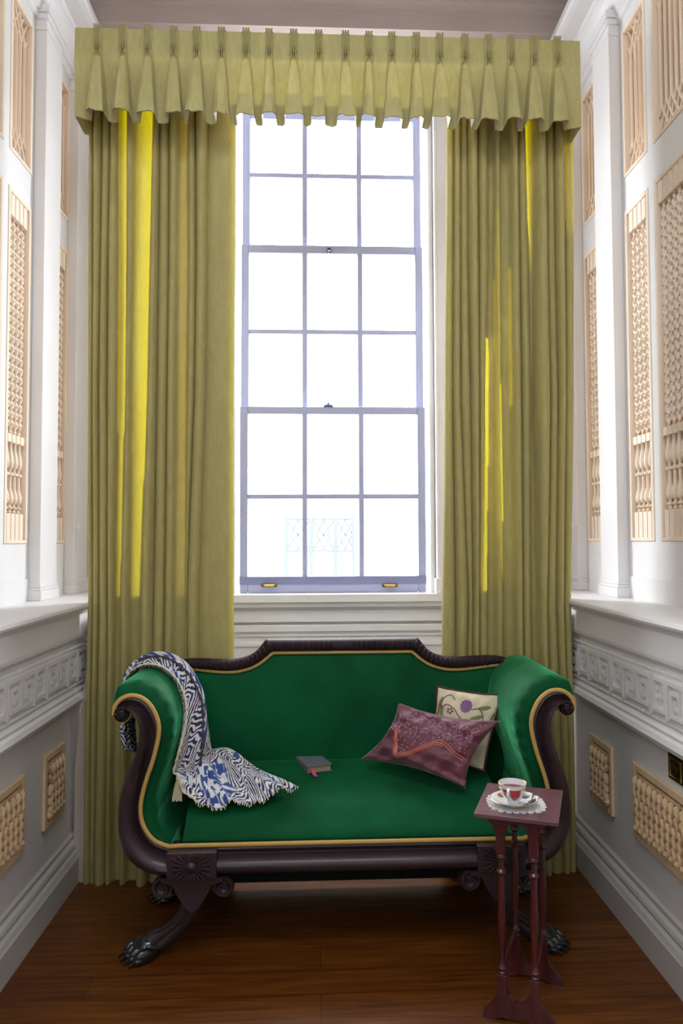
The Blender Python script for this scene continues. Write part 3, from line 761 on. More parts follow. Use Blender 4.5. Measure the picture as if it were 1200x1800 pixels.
            b.prism([(SC + xm + x0, SY - .035, z0_) for x0, z0_ in A_], [(SC + xm + x0, SY + .03, z0_) for x0, z0_ in A_])
            b.build('scroll_bracket', mahog, leg, smooth=True, angle=40)
            b = MB()
            for d in (-.024, -.002, .020):
                b.tube([(lx(.045) + s * d * .3, yl + .012 + d, .118), (lx(.085) + s * d * .7, yl + .004 + d * 1.1, .092), (lx(.130) + s * d, yl - .002 + d * 1.3, .064)], [.003, .006, .008], 6)
            b.build('paw_tendons', mahog, leg, smooth=True)
        b = MB(); ang_ = math.radians(38); dv = Vector((s * math.cos(ang_), -math.sin(ang_), 0)); pv = Vector((-dv.y * s, dv.x * s, 0)); pc = Vector((lx(.150), yl + .038, .0))
        rz_ = Matrix.Rotation(math.atan2(dv.y, dv.x), 3, 'Z')
        b.ball(pc + Vector((0, 0, .034)), .058, .048, .036, n=16, m=9, rot=rz_)
        for k_ in range(4):
            o2 = (k_ - 1.5); tc_ = pc + dv * (.040 - .006 * abs(o2)) + pv * o2 * .026
            b.ball(tc_ + Vector((0, 0, .024)), .040, .0165, .0235, n=12, m=8, rot=rz_)
            b.ball(tc_ + dv * .022 + Vector((0, 0, .015)), .023, .0155, .0148, n=10, m=7, rot=rz_)
            b.tube([tc_ + dv * .042 + Vector((0, 0, .016)), tc_ + dv * .054 + Vector((0, 0, .009)), tc_ + dv * .056 + Vector((0, 0, .002))], [.005, .0035, .001], 6)
        b.build('paw', ebony, leg, smooth=True)
# front rail
xa = W(384, 1500, SY).x; xb = SC + (SC - xa)
b = MB(); P = []
for xx in np.linspace(xa - .005, xb + .005, 9):
    row = []
    for q, h in HS:
        row.append((xx, SY - h * 1.0, railz1 + (railz0 - railz1) * q))
    row += [(xx, SY + .035, railz0), (xx, SY + .035, railz1)]
    P.append(row)
b.grid(P, close_v=True); b.poly(P[0]); b.poly(P[-1][::-1]); b.build('front_rail', mahog, sofa, smooth=True, angle=50)
b = MB(); b.box(xa - .1, xb + .1, SY + .036, 2.90, railz0 + .006, railz0 + .02); b.build('base_webbing', black, sofa)
b = MB(); b.box(SC - .60, SC + .60, 2.905, 2.935, .035, railz1); b.build('rear_light_blocker', black, sofa)  # unseen panel added to keep the floor under the sofa dark
# gold braid along the seat front and both scrolls
b = MB(); pts = [(SC + p.x, SY - .018, p.z) for p in gi]; pts2 = [(SC - p.x, SY - .018, p.z) for p in gi][::-1]
mid = [(xx, SY - .016, railz1 + .001) for xx in np.linspace(pts[-1][0] + .03, pts2[0][0] - .03, 12)]
b.tube(pts + mid + pts2, .0075, 8, flat=1.0); b.build('gold_braid', gold, sofa, smooth=True, angle=60)
# seat
def seat_z(x, y):
    t = min(max((y - (SY + .002)) / .13, 0), 1); e = 1 - (1 - t) ** 2.6
    edge = min(1, max(0, (.60 - abs(x - SC)) / .16)); edge = 1 - (1 - edge) ** 2
    tail = .056 * min(1, max(0, (y - 2.5) / .36))
    return railz1 + .002 + (.072 * e + tail * e) * (.80 + .20 * edge) + .012 * e * edge
b = MB(); P = []; NX = 60; NY = 28
for j in range(NY + 1):
    yy = SY + .002 + .45 * (j / NY) ** 1.6; row = []
    for i in range(NX + 1):
        xx = SC - .535 + 1.07 * i / NX; row.append((xx, yy - (.012 * math.sin(min(1, j / 6) * PI) if j < 6 else 0), seat_z(xx, yy)))
    P.append(row)
b.grid(P)
low = [[(SC - .535 + 1.07 * i / NX, SY + .002, railz1 - .04) for i in range(NX + 1)], P[0]]
b.grid(low); b.build('seat', velv, sofa, smooth=True, angle=80)
# back: top rail profile and upholstery
TR = [(735, 1122), (742, 1131), (752, 1142), (766, 1150), (785, 1154), (810, 1155), (840, 1153), (870, 1153), (893, 1158), (912, 1168)]
BR = [(722, 1144), (733, 1153), (745, 1162), (762, 1170), (785, 1175), (808, 1175), (835, 1172), (865, 1168), (890, 1167), (912, 1169)]
BY = 2.93
tr = [(W(u, v, BY).x - SC, W(u, v, BY).z) for u, v in TR]; br = [(W(u, v, BY).x - SC, W(u, v, BY).z) for u, v in BR]
topz = tr[0][1]; botz = br[0][1]
tr = [(-0 + q[0], q[1]) for q in tr]
Rt = resample([(q[0], 0, q[1]) for q in tr], 40); Rb = resample([(q[0], 0, q[1]) for q in br], 40)
halfT = [Vector((Rt[0].x * k_ / 24, 0, topz)) for k_ in range(24)] + Rt; halfB = [Vector((Rb[0].x * k_ / 24, 0, botz)) for k_ in range(24)] + Rb
T_ = [Vector((-p.x, 0, p.z)) for p in halfT[::-1]][:-1] + halfT; B_ = [Vector((-p.x, 0, p.z)) for p in halfB[::-1]][:-1] + halfB
n_ = len(T_); P = []
cum = 0
for i in range(n_):
    a, c = T_[i], B_[i]; w = (c - a).length
    row = []
    for k_ in range(9):
        q = k_ / 8; p = a.lerp(c, q); row.append((SC + p.x, BY - .012 - .020 * math.sin(PI * q) ** .8 * min(1, w / .035), p.z))
    row += [(SC + c.x, BY + .02, c.z), (SC + a.x, BY + .02, a.z)]
    P.append(row)
b = MB(); b.grid(P, close_v=True); crestm = mat('crest_mahogany', srgb(58, 42, 46), 0.6, noise=0.35, nscale=9, spec=.15)
rail_o = b.build('crest_rail', crestm, sofa, smooth=True, angle=60)
GB = {0: MB(), 1: MB()}     # carved gadroons, left and right run
path = resample([(p.x, 0, p.z) for p in [T_[i].lerp(B_[i], .42) for i in range(0, n_, 2)]], 74)
for i in range(2, 72):
    if 35 <= i <= 38: continue
    j = i / 73; w = .019 if 6 < i < 67 else .010
    p = path[i]; d = (path[i + 1] - path[i - 1]).normalized(); ang = math.atan2(d.z, d.x)
    GB[int(p.x > 0)].ball((SC + p.x, BY - .030, p.z), 0.0085, .011, w, n=8, m=6, rot=Matrix.Rotation(-ang + (.25 if p.x < 0 else -.25), 3, 'Y'))
for q_ in (0, 1): GB[q_].build('gadroon_carving', crestm, rail_o, smooth=True)
b = MB(); b.tube([(SC + p.x, BY - .020, p.z) for p in B_], .0062, 8); b.build('gold_braid', gold, sofa, smooth=True)
P = []
for i in range(n_):
    row = []; x = B_[i].x; zt_ = B_[i].z
    for k_ in range(21):
        q = k_ / 20; z = zt_ + (.40 - zt_) * q
        y = BY - .012 - .030 * q - .030 * math.sin(PI * min(1, q * 1.0)) ** .6
        row.append((SC + x * (1 - .12 * q), y, z))
    P.append(row)
b = MB(); b.grid(P)
Q = [[(v[0], BY + .015, v[2]) for v in row] for row in P]; b.grid(Q)
b.build('backrest', velv, sofa, smooth=True, angle=80)

# ================================================================= THROW
th_rows = []
# arm part: follow the upholstered scroll
def armpt(i, off):
    p = gi[i] + nrm[i] * off; return (SC + p.x, p.z)
NC = 46; ia = list(range(3, 44, 1))
hang = 12
rowsT = []; xmax = [-9] * NC
p0 = armpt(3, .058)
for k_ in range(hang, 0, -1):            # tail hanging behind the scroll, outside the arm
    q = k_ / hang; row = []
    for c in range(NC):
        a = c / (NC - 1); y = 2.60 + .10 * (1 - q) + (.22 - .08 * q) * a
        z = p0[1] - q * (.21 + .05 * a); x = p0[0] + .002 + .045 * q * q + .012 * math.sin(a * 22 + q * 3) * min(1, q * 2)
        row.append((x, y, z))
    rowsT.append(row)
for i in ia:
    row = []
    q = (i - 3) / 40
    for c in range(NC):
        a = c / (NC - 1); yf = 2.525 + .19 * max(0, 1 - q / .85) ** 1.3; yb = 2.86 - .02 * q
        yy = yf + (yb - yf) * a
        bump = .012 * math.sin(a * 17 + q * 2.5) + .008 * math.sin(a * 31 + q * 5) + .028 * math.exp(-((a - .30 - .05 * math.sin(q * 3)) / .07) ** 2) + .014 * a
        off = .050 + max(-.003, bump) * (1 if i > 3 else .5) + .022 * q * a
        x, z = armpt(i, off)
        if i > 18:
            xm_ = max(xmax[c], x); xmax[c] = xm_; x = x + (xm_ - x) * min(1, .35 + a) + .06 * a * max(0, q - .45)
        else: xmax[c] = x
        row.append((x, yy, z))
    rowsT.append(row)
last = rowsT[-1]
Fs = [Vector(last[0]), W(309, 1366, 2.52), W(320, 1392, 2.51), W(345, 1412, 2.49)]
Bs = [Vector(last[-1]), W(398, 1317, 2.80), W(442, 1345, 2.71), W(523, 1378, 2.56)]
Ms = [Vector(last[NC // 2]), W(352, 1340, 2.66), W(382, 1375, 2.60), W(432, 1411, 2.50)]
fF, fB, fM = resample(Fs, 34), resample(Bs, 34), resample(Ms, 34)
for k_ in range(1, 34):
    q = k_ / 33; row = []
    for c in range(NC):
        a = c / (NC - 1)
        base = fF[k_] * ((1 - a) * (1 - 2 * a)) + fM[k_] * (4 * a * (1 - a)) + fB[k_] * (a * (2 * a - 1))
        lastd = Vector(last[c]) - (Vector(last[0]) * ((1 - a) * (1 - 2 * a)) + Vector(last[NC // 2]) * (4 * a * (1 - a)) + Vector(last[-1]) * (a * (2 * a - 1)))
        base = base + lastd * max(0, 1 - q * 2.2)
        wv = .010 * math.sin(a * 15 + q * 2) + .006 * math.sin(a * 27 + 2 - q * 4) + .004 * math.sin(a * 50 + q * 9)
        base.z += wv * min(1, q * 3); base.x += wv * .8 * (1 - q)
        base.z = max(base.z, seat_z(base.x, base.y) + .009 + .004 * math.sin(a * 23 + q * 6))
        row.append(tuple(base))
    rowsT.append(row)
th = thing('throw_blanket', 'blue and cream ikat throw draped over the left sofa arm onto the seat', 'blanket', (SC - .5, 2.7, .5))
b = MB(); b.grid(rowsT); nr = len(rowsT)
UVV = [[0.0] * NC]
for i in range(1, nr): UVV.append([UVV[-1][c] + (Vector(rowsT[i][c]) - Vector(rowsT[i - 1][c])).length for c in range(NC)])
UVU = [[sum((Vector(r[k_ + 1]) - Vector(r[k_])).length for k_ in range(c)) for c in range(NC)] for r in rowsT]
b.uv = []
for i in range(nr):
    for c in range(NC): b.uv.append((UVU[i][c], UVV[i][c]))
b.build('cloth', throwm, th, smooth=True, solid=.005, angle=80, sub=1)
b = MB()   # knotted cord edge along the front border, ending in a tassel
edge = [Vector(r[0]) for r in rowsT[hang:]]
edge = resample(edge, 90)
b.tube([p + Vector((.001 * math.sin(i * 2.1), -.002 + .002 * math.cos(i * 2.1), .002)) for i, p in enumerate(edge)], [.004 + .0015 * math.sin(i * 1.7) for i in range(90)], 6)
b.build('corded_edge', creamfab, th, smooth=True)
b = MB(); inner = resample([Vector(r[15]) + Vector((.004, -.004, .008)) for r in rowsT[hang + 4:hang + 41]], 70)
b.tube(inner, [.0045 + .0022 * math.sin(i * 1.5) for i in range(70)], 6); b.build('knotted_fringe', mat('dark_fringe', srgb(72, 60, 66), .9), th, smooth=True)
b = MB(); e = W(314, 1368, 2.52)
b.ball(e, .010, .010, .012)
for k_ in range(26):
    a = k_ * 2.4; r_ = .004 + .011 * (k_ / 26); q = Vector((e.x + r_ * math.cos(a) * .5, e.y + r_ * math.sin(a) * .5, e.z - .008))
    l = W(311 + 8 * math.cos(a), 1406 + 3 * math.sin(a * 3), 2.52); b.tube([q, (q + l) / 2 + Vector((.003 * math.sin(a), 0, 0)), l], .0022, 4)
b.build('tassel', creamfab, th, smooth=True)
b = MB()
hem = [Vector(p) for p in rowsT[-1]]
for i in range(0, NC, 1):
    p = hem[i]; d = Vector((.003 * math.sin(i * 3), -.009, -.004)); b.tube([p, p + d], .0016, 4)
b.build('fringe', creamfab, th)

# ================================================================= CUSHIONS
def pillow(corners, thick, pinch=.09, n=26, wrk=1):
    A, B, C_, D = [Vector(c) for c in corners]
    N = (B - A).cross(D - A).normalized()
    def S(u, v, side=1, extra=0):
        uu = u - pinch * (2 * u - 1) * (4 * v * (1 - v)) * 1.0 * abs(2 * u - 1); vv = v - pinch * (2 * v - 1) * (4 * u * (1 - u)) * abs(2 * v - 1)
        p = A.lerp(B, uu).lerp(D.lerp(C_, uu), vv)
        h = max(0, (1 - abs(2 * u - 1) ** 2.2)) ** .62 * max(0, (1 - abs(2 * v - 1) ** 2.2)) ** .62
        wr = wrk * (.0035 * math.sin(u * 9 + v * 24) + .0025 * math.sin(u * 31 - v * 12) + .003 * math.sin(v * 44 + u * 8) * max(0, u - .45)) * h * (1 - h) * 4
        return p + N * side * (thick * h + wr + extra)
    b = MB()
    for side in (1, -1): b.grid([[S(i / n, j / n, side) for j in range(n + 1)] for i in range(n + 1)])
    # weld by distance is not needed: edges coincide
    return b, S
def weld(o):
    import bmesh as _bm
    b_ = _bm.new(); b_.from_mesh(o.data); _bm.ops.remove_doubles(b_, verts=b_.verts, dist=1e-5); _bm.ops.recalc_face_normals(b_, faces=b_.faces); b_.to_mesh(o.data); b_.free()
# cream floral cushion
c1 = [W(752, 1335, 2.77), W(850, 1356, 2.68), W(883, 1221, 2.74), W(768, 1206, 2.81)]
t = thing('floral_cushion', 'cream cushion embroidered with flowers, standing behind the plum cushion', 'cushion', tuple((c1[0] + c1[1]) / 2))
b, S = pillow(c1, .036, pinch=.03); o = b.build('cover', creamfab, t, smooth=True, angle=80); weld(o)
if (S(.5, .5, 1) - S(.5, .5, -1)).y > 0: sd = -1
else: sd = 1
b = MB(); pts = [S(i / 12, 0) for i in range(12)] + [S(1, i / 12) for i in range(12)] + [S(1 - i / 12, 1) for i in range(12)] + [S(0, 1 - i / 12) for i in range(12)]
b.tube(pts, .0042, 6, closed=True); b.build('piping', maroonp, t, smooth=True)
def stitch(fn, pts, r, m, name, parent, side, n=30, closed=False):
    b_ = MB()
    for pl_ in pts:
        q = resample([(x, y, 0) for x, y in pl_], n); b_.tube([fn(p.x, p.y, side, .0012) for p in q], r, 5, closed=closed)
    return b_.build(name, m, parent, smooth=True)
vines = [[(.10, .72), (.14, .86), (.24, .92), (.33, .86)], [(.12, .70), (.20, .78), (.34, .74), (.42, .66), (.50, .60), (.52, .50)], [(.62, .76), (.74, .78), (.82, .66), (.80, .55), (.84, .48)], [(.84, .50), (.92, .60), (.97, .74)], [(.44, .58), (.56, .62), (.66, .60), (.74, .56)]]
stitch(S, vines, .0016, wine, 'embroidered_vine', t, sd)
def petals(fn, cu, cv, ru, rv, k, m, name, parent, side, rings=2):
    b_ = MB()
    for rr in range(rings):
        kk = k + rr * 3; f_ = (rr + .6) / (rings)
        for i in range(kk):
            a = 2 * PI * i / kk + rr * .4; cu2, cv2 = cu + ru * f_ * math.cos(a), cv + rv * f_ * math.sin(a)
            q = [fn(cu2 + ru * .28 * math.cos(a + w_) , cv2 + rv * .28 * math.sin(a + w_), side, .0016) for w_ in np.linspace(0, 2 * PI, 9)[:-1]]
            c_ = fn(cu2, cv2, side, .0030); b0 = len(b_.v); b_.v += [tuple(x) for x in q] + [tuple(c_)]
            for j in range(8): b_.f.append((b0 + j, b0 + (j + 1) % 8, b0 + 8))
    return b_.build(name, m, parent, smooth=True)
petals(S, .52, .80, .085, .085, 5, mat('violet_thread', srgb(134, 92, 142), .7), 'embroidered_flower', t, sd, 3)
petals(S, .52, .80, .04, .04, 4, mat('rose_thread', srgb(170, 92, 92), .7), 'flower_centre', t, sd, 1)
petals(S, .28, .70, .07, .05, 5, wine, 'embroidered_flower', t, sd, 1)
petals(S, .66, .53, .06, .05, 5, mat('rose_thread', srgb(170, 92, 92), .7), 'embroidered_flower', t, sd, 1)
lv = MB()
for (a, c_, da, dc) in ((.07, .66, .02, .10), (.09, .78, .03, .10), (.13, .66, -.02, .12), (.16, .58, .05, .03), (.80, .80, .10, .02), (.72, .66, .10, .03), (.86, .60, .08, .03), (.22, .52, .06, .03)):
    q = []
    for w_ in np.linspace(0, 2 * PI, 11)[:-1]:
        uu = a + da * math.cos(w_) - dc * .28 * math.sin(w_); vv = c_ + dc * math.cos(w_) + da * .28 * math.sin(w_); q.append(S(min(max(uu, .02), .98), min(max(vv, .02), .98), sd, .0015))
    c0 = S(a, c_, sd, .003); b0 = len(lv.v); lv.v += [tuple(x) for x in q] + [tuple(c0)]
    for j in range(10): lv.f.append((b0 + j, b0 + (j + 1) % 10, b0 + 10))
lv.build('embroidered_leaves', olive, t, smooth=True)
# plum cushion
c2 = [W(633, 1334, 2.77), W(818, 1386, 2.54), W(880, 1267, 2.62), W(700, 1235, 2.76)]
t = thing('plum_cushion', 'dull plum silk cushion with peach beaded triangle trim lying on the seat', 'cushion', tuple((c2[0] + c2[1]) / 2))
b, S = pillow(c2, .052, pinch=.08, n=40, wrk=2.2); o = b.build('cover', plumfab, t, smooth=True, angle=80); weld(o)
sd = -1 if (S(.5, .5, 1) - S(.5, .5, -1)).y > 0 else 1
def zig(off):
    base = [(.06, .60), (.14, .55), (.22, .42), (.30, .22), (.34, .17), (.42, .26), (.52, .40), (.62, .52), (.70, .50), (.80, .42), (.93, .34)]
    return [(x, y + off) for x, y in base]
stitch(S, [zig(0), zig(.035)], .0017, peach, 'beaded_line', t, sd, 60)
b = MB(); q = resample([(x, y, 0) for x, y in zig(-.02)], 44)
for i, p in enumerate(q[6:34]):
    pts = [S(p.x + .014 * math.cos(a), p.y + .020 * math.sin(a), sd, .0014) for a in np.linspace(0, 2 * PI, 9)[:-1]]; b.tube(pts, .0013, 4, closed=True)
b.build('beaded_loops', peach, t, smooth=True)
b = MB(); rnd = random.Random(5)
for i in range(460):
    u = rnd.uniform(.06, .93); v = rnd.uniform(.25, .93)
    lim = interp(u, [.06, .14, .22, .30, .34, .42, .52, .62, .70, .80, .93], [.62, .58, .46, .27, .22, .31, .45, .57, .55, .47, .40])
    if v < lim + .02: continue
    b.ball(S(u, v, sd, .0012), .0022 * rnd.uniform(.6, 1.3), n=5, m=4)
b.build('sequins', mat('sequin_beads', srgb(206, 160, 176), .35), t)
b = MB()
for i in range(16):
    cu = .12 + .76 * (i % 8) / 7; cv = .66 + .17 * (i // 8) + .02 * math.sin(i * 2)
    for r_ in (.022, .036):
        pts = [S(cu + r_ * math.cos(a), cv + r_ * 1.3 * math.sin(a), sd, .001) for a in np.linspace(0, 2 * PI, 13)[:-1]]; b.tube(pts, .0012, 4, closed=True)
b.build('scrollwork', lilac, t, smooth=True)

# ================================================================= BOOK
bz = seat_z(SC - .03, 2.73) + .006
def onz(u, v, z):
    d = ROT @ np.array([(u - PPX) / FPX, -(v - PPY) / FPX, -1.]); k = (z - EYE) / d[2]; return Vector((d[0] * k, d[1] * k, z))
bt = bz + .026
P1, P2, P3, P4 = onz(512, 1328, bt), onz(546, 1347.5, bt), onz(589, 1341, bt), onz(553, 1324, bt)
cen = (P1 + P2 + P3 + P4) / 4; ax = ((P3 - P2) + (P4 - P1)).normalized(); ay = Vector((-ax.y, ax.x, 0)); wd_ = ((P3 - P2).length + (P4 - P1).length) / 2; ln_ = min(.235, ((P1 - P2).length + (P4 - P3).length) / 2)
t = thing('book', 'small grey clothbound book with pink ribbon lying on the green seat', 'book', (cen.x, cen.y, bz), math.atan2(ax.y, ax.x))
def lbox(x0, x1, y0, y1, z0, z1): return MB().box(x0, x1, y0, y1, z0, z1)
def child(o, t): o.parent = t; o.matrix_parent_inverse = Matrix(); return o
h_, w_ = ln_ / 2, wd_ / 2
m1 = MB(); m1.box(-w_, w_, -h_, h_, .023, .026); m1.box(-w_, w_, -h_, h_, 0, .003); m1.box(-w_, -w_ + .003, -h_, h_, .003, .023)
child(m1.build('cover', bookc, bevel=.001), t)
child(lbox(-w_ + .003, w_ - .005, -h_ + .005, h_ - .005, .003, .023).build('page_block', pages), t)
m1 = MB(); m1.grid([[(-w_ + .012 + d, -h_ - o_, zz) for d in (0, .012)] for o_, zz in ((-.01, .014), (.0, .014), (.012, .008), (.03, .002), (.045, .002))])
child(m1.build('ribbon_marker', pink, solid=.001), t)

# ================================================================= SIDE TABLE
TZ = .575
L_, B2, R_, F_ = onz(823, 1428, TZ), onz(865, 1376.5, TZ), onz(998, 1390, TZ), onz(971.5, 1444.5, TZ)
cen = (L_ + B2 + R_ + F_) / 4; ax = ((F_ - L_) + (R_ - B2)).normalized(); wd_ = ((F_ - L_).length + (R_ - B2).length) / 2; ln_ = ((L_ - B2).length + (F_ - R_).length) / 2
tab = thing('side_table', 'narrow red-brown mahogany side table holding a teacup, in front of the sofa', 'side table', (cen.x, cen.y, 0), math.atan2(ax.y, ax.x))
hw, hl = wd_ / 2, ln_ / 2
m1 = MB(); m1.box(-hw, hw, -hl, hl, TZ - .011, TZ); m1.box(-hw + .004, hw - .004, -hl + .004, hl - .004, TZ - .014, TZ - .011)
child(m1.build('table_top', tabletopm, bevel=.0015), tab)
lxs = (-hw + .060, hw - .050); lys = (-hl + .030, hl - .030)
PROF = [(.010, .0), (.013, .004), (.009, .010), (.014, .018), (.009, .026), (.0085, .05), (.0105, .12), (.011, .17), (.0095, .23), (.0085, .275), (.0135, .281), (.0135, .286), (.008, .292), (.0075, .318), (.013, .324), (.013, .330), (.009, .336)]
LX = {0: (lxs[0] + .011, lxs[1] - .021), 1: (lxs[0] + .026, lxs[1] - .014)}
for li, ly in enumerate(lys):
    lxs = LX[li]
    for lx_ in lxs:
        m1 = MB(); m1.lathe(PROF, (lx_, ly, .125), 'z', 12)
        m1.box(lx_ - .0125, lx_ + .0125, ly - .0115, ly + .0115, .461, TZ - .014); m1.box(lx_ - .013, lx_ + .013, ly - .011, ly + .011, .06, .125)
        child(m1.build('leg', tablewood, smooth=True, angle=35, bevel=.001), tab)
    # shoe foot
    x0, x1 = lxs[0] - .055, lxs[1] + .055
    pts = [(x0, 0), (x0 + .002, .016), (x0 + .020, .034), (lxs[0] - .014, .062), (lxs[0] - .012, .085), (lxs[0] + .014, .085), (lxs[0] + .020, .068), ((lxs[0] + lxs[1]) / 2 - .012, .052), ((lxs[0] + lxs[1]) / 2 + .012, .052), (lxs[1] - .020, .068), (lxs[1] - .014, .085), (lxs[1] + .012, .085), (lxs[1] + .014, .062), (x1 - .020, .034), (x1 - .002, .016), (x1, 0), (x1 - .03, 0), (lxs[1] - .01, .014), (lxs[0] + .01, .014), (x0 + .03, 0)]
    m1 = MB(); m1.prism([(x, ly - .010, z) for x, z in pts], [(x, ly + .010, z) for x, z in pts]); child(m1.build('foot', tablewood, bevel=.002), tab)
    # arched frieze with spandrels
    a, c_ = lxs[0] - .035, lxs[1] + .030; m1 = MB(); g = []
    xm_ = (lxs[0] + lxs[1]) / 2
    low_ = []
    for k_ in range(25):
        q = k_ / 24; x = a + (c_ - a) * q
        dd = min(abs(x - lxs[0]), abs(x - lxs[1])); z = TZ - .026 - .075 * math.exp(-(dd / .016) ** 2)
        low_.append((x, z))
    for off in (-.007, .007): g.append([(x, ly + off, z) for x, z in low_])
    top_ = [[(x, ly + off, TZ - .014) for x, z in low_] for off in (-.007, .007)]
    m1.grid([top_[0], g[0], g[1], top_[1]]); m1.poly([top_[0][0], g[0][0], g[1][0], top_[1][0]]); m1.poly([top_[0][-1], g[0][-1], g[1][-1], top_[1][-1]])
    child(m1.build('apron', tablewood), tab)
for q_ in (0, 1):
    a_, c_ = LX[0][q_], LX[1][q_]
    def bar(z0, z1): return MB().prism([(a_ - .006, lys[0], z0), (a_ + .006, lys[0], z0), (a_ + .006, lys[0], z1), (a_ - .006, lys[0], z1)], [(c_ - .006, lys[1], z0), (c_ + .006, lys[1], z0), (c_ + .006, lys[1], z1), (c_ - .006, lys[1], z1)])
    child(bar(.132, .148).build('stretcher', tablewood, bevel=.002), tab); child(bar(TZ - .040, TZ - .014).build('side_rail', tablewood, bevel=.002), tab)

# doily
dc = onz(906.5, 1412, TZ); dz = TZ + .0012; ang = math.atan2(ax.y, ax.x) + .25
t = thing('lace_doily', 'white crochet lace doily on the side table under the saucer', 'doily', (dc.x, dc.y, TZ + .0003), ang)
R_d = .084
def sqr(a, n=3.2): return 1 / ((abs(math.cos(a)) ** n + abs(math.sin(a)) ** n) ** (1 / n))
m1 = MB(); NA = 96; rings = []
for q in (0.02, .3, .62, .74): rings.append([(R_d * q * sqr(2 * PI * i / NA) * math.cos(2 * PI * i / NA), R_d * q * sqr(2 * PI * i / NA) * math.sin(2 * PI * i / NA), .0006) for i in range(NA)])
m1.grid(rings, close_v=True); m1.poly(rings[0])
rr = []
for q in (.74, .80): rr.append(rings[3] if q == .74 else [(R_d * q * sqr(2 * PI * i / NA) * math.cos(2 * PI * i / NA), R_d * q * sqr(2 * PI * i / NA) * math.sin(2 * PI * i / NA), .0006) for i in range(NA)])
m1.grid(rr, close_v=True, skip=lambda i, j: j % 4 == 1)
ro = []
for q in (.80, .86): ro.append([(R_d * q * sqr(2 * PI * i / NA) * math.cos(2 * PI * i / NA), R_d * q * sqr(2 * PI * i / NA) * math.sin(2 * PI * i / NA), .0006) for i in range(NA)])
m1.grid(ro, close_v=True)
NSC = 24
for k_ in range(NSC):
    a0 = 2 * PI * (k_ + .5) / NSC; r_ = R_d * .90 * sqr(a0); cx_, cy_ = r_ * math.cos(a0), r_ * math.sin(a0)
    m1.tube([(cx_ + .0078 * math.cos(w), cy_ + .0078 * math.sin(w), .0012) for w in np.linspace(0, 2 * PI, 13)[:-1]], .0016, 5, closed=True)
    m1.tube([(cx_ * .94, cy_ * .94, .001), (cx_ * 1.08, cy_ * 1.08, .001)], .0011, 4)
child(m1.build('lace', lace, solid=.0006), t)

# saucer, cup, spoon
sc = onz(903, 1408, TZ + .012); sz = TZ + .0032
t = thing('saucer', 'white patterned saucer on the lace doily', 'saucer', (sc.x, sc.y, sz))
m1 = MB(); SP = [(.0, .003), (.026, .002), (.028, 0), (.031, 0), (.033, .003), (.055, .010), (.068, .016), (.0695, .0175), (.067, .0178), (.054, .0125), (.034, .006), (.030, .0048), (.0, .0048)]
P = []
m1.lathe([(max(r, .0005), h) for r, h in SP], (0, 0, 0), 'z', 48); child(m1.build('dish', china, smooth=True, angle=50), t)
m1 = MB(); m1.tube([(.0690 * math.cos(a), .0690 * math.sin(a), .0176) for a in np.linspace(0, 2 * PI, 49)[:-1]], .0010, 6, closed=True); child(m1.build('gilt_rim', goldglaze, smooth=True), t)
def saucer_patch(a0, a1, r0, r1, m, name):
    mm = MB(); P = []
    for r in np.linspace(r0, r1, 6):
        zz = np.interp(r, [.034, .054, .067], [.006, .0125, .0178]) + .0005
        P.append([(r * math.cos(a), r * math.sin(a), zz) for a in np.linspace(a0 + .25 * abs((r - r0) / (r1 - r0) - .5), a1 - .25 * abs((r - r0) / (r1 - r0) - .5), 10)])
    mm.grid(P); child(mm.build(name, m, smooth=True), t)
for a in (-.75, .3, 3.5): saucer_patch(a, a + .75, .040, .063, plum, 'plum_motif')
for a in (-1.45, 1.9): saucer_patch(a, a + .5, .042, .060, goldglaze, 'gilt_motif')
cz = sz + .0052; cc = Vector((sc.x - .003, sc.y + .004, cz))
t = thing('teacup', 'white teacup with red panels and tea standing in the saucer', 'cup', cc, 0)
CO = [(.016, 0), (.020, 0), (.0205, .004), (.018, .007), (.024, .012), (.032, .022), (.037, .034), (.0395, .047), (.0415, .056)]
CI = [(.0400, .0565), (.0380, .047), (.0355, .034), (.030, .022), (.022, .013), (.0005, .0105)]
m1 = MB(); m1.lathe([(.0005, .002)] + CO + CI, (0, 0, 0), 'z', 48); child(m1.build('bowl', china, smooth=True, angle=50), t)
m1 = MB(); m1.lathe([(.0005, .040), (.0366, .040), (.0366, .0402), (.0005, .0402)], (0, 0, 0), 'z', 40); child(m1.build('tea', tea, smooth=True), t)
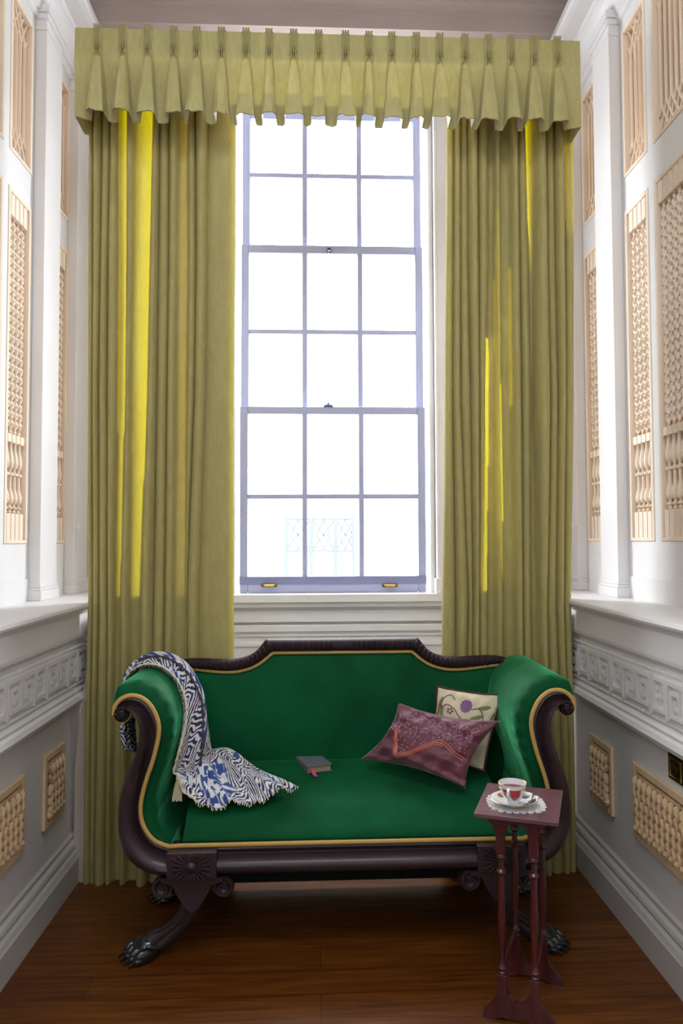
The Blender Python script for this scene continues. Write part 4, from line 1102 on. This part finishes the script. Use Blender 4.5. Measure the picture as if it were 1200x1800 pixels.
def cup_patch(a0, a1, z0, z1, m, name):
    mm = MB(); P = []
    for z in np.linspace(z0, z1, 10):
        r = np.interp(z, [h for r_, h in CO[3:]], [r_ for r_, h in CO[3:]]) + .0004; q = (z - z0) / (z1 - z0); sh = .42 * (1 - min(1, q * 2.2)) ** 2
        P.append([(r * math.cos(a), r * math.sin(a), z) for a in np.linspace(a0 + sh * (a1 - a0) * .8, a1 - sh * (a1 - a0) * .8, 14)])
    mm.grid(P); child(mm.build(name, m, smooth=True), t)
cup_patch(-1.98, -1.18, .011, .045, red, 'red_panel'); cup_patch(-2.62, -2.02, .018, .045, red, 'red_panel'); cup_patch(-2.50, -2.12, .008, .018, plum, 'plum_leaf'); cup_patch(-.85, -.45, .010, .018, plum, 'plum_leaf')
cup_patch(.2, .95, .011, .045, red, 'red_panel'); cup_patch(2.0, 2.8, .011, .045, red, 'red_panel')
m1 = MB()
for z, r in ((.0448, .0396), (.0562, .0408)): m1.tube([(r * math.cos(a), r * math.sin(a), z) for a in np.linspace(0, 2 * PI, 41)[:-1]], .0007, 5, closed=True)
child(m1.build('gilt_line', goldglaze, smooth=True), t)
ha = -2.05; hd = Vector((math.cos(ha), math.sin(ha), 0)); m1 = MB()
m1.tube([tuple(hd * r + Vector((0, 0, z))) for r, z in ((.0375, .044), (.047, .049), (.056, .046), (.059, .037), (.054, .027), (.045, .020), (.030, .016))], [.0036, .004, .0042, .0042, .004, .0036, .0036], 8)
child(m1.build('handle', china, smooth=True), t)
t = thing('teaspoon', 'small silver teaspoon resting on the saucer beside the cup', 'spoon', (sc.x + .045, sc.y - .01, sz + .02))
m1 = MB(); o_ = Vector((sc.x, sc.y, sz))
m1.tube([o_ + Vector(q) for q in ((.030, -.040, .0145), (.042, -.028, .0175), (.052, -.010, .0205), (.060, .012, .0225), (.066, .030, .0225))], [.0028, .0018, .0018, .0024, .0036], 8, flat=.5)
m1.build('stem', silver, t, smooth=True)
m1 = MB(); m1.ball(o_ + Vector((.024, -.047, .0125)), .010, .014, .0035, n=14, m=7, rot=Matrix.Rotation(-.7, 3, 'Z')); m1.build('bowl', silver, t, smooth=True)
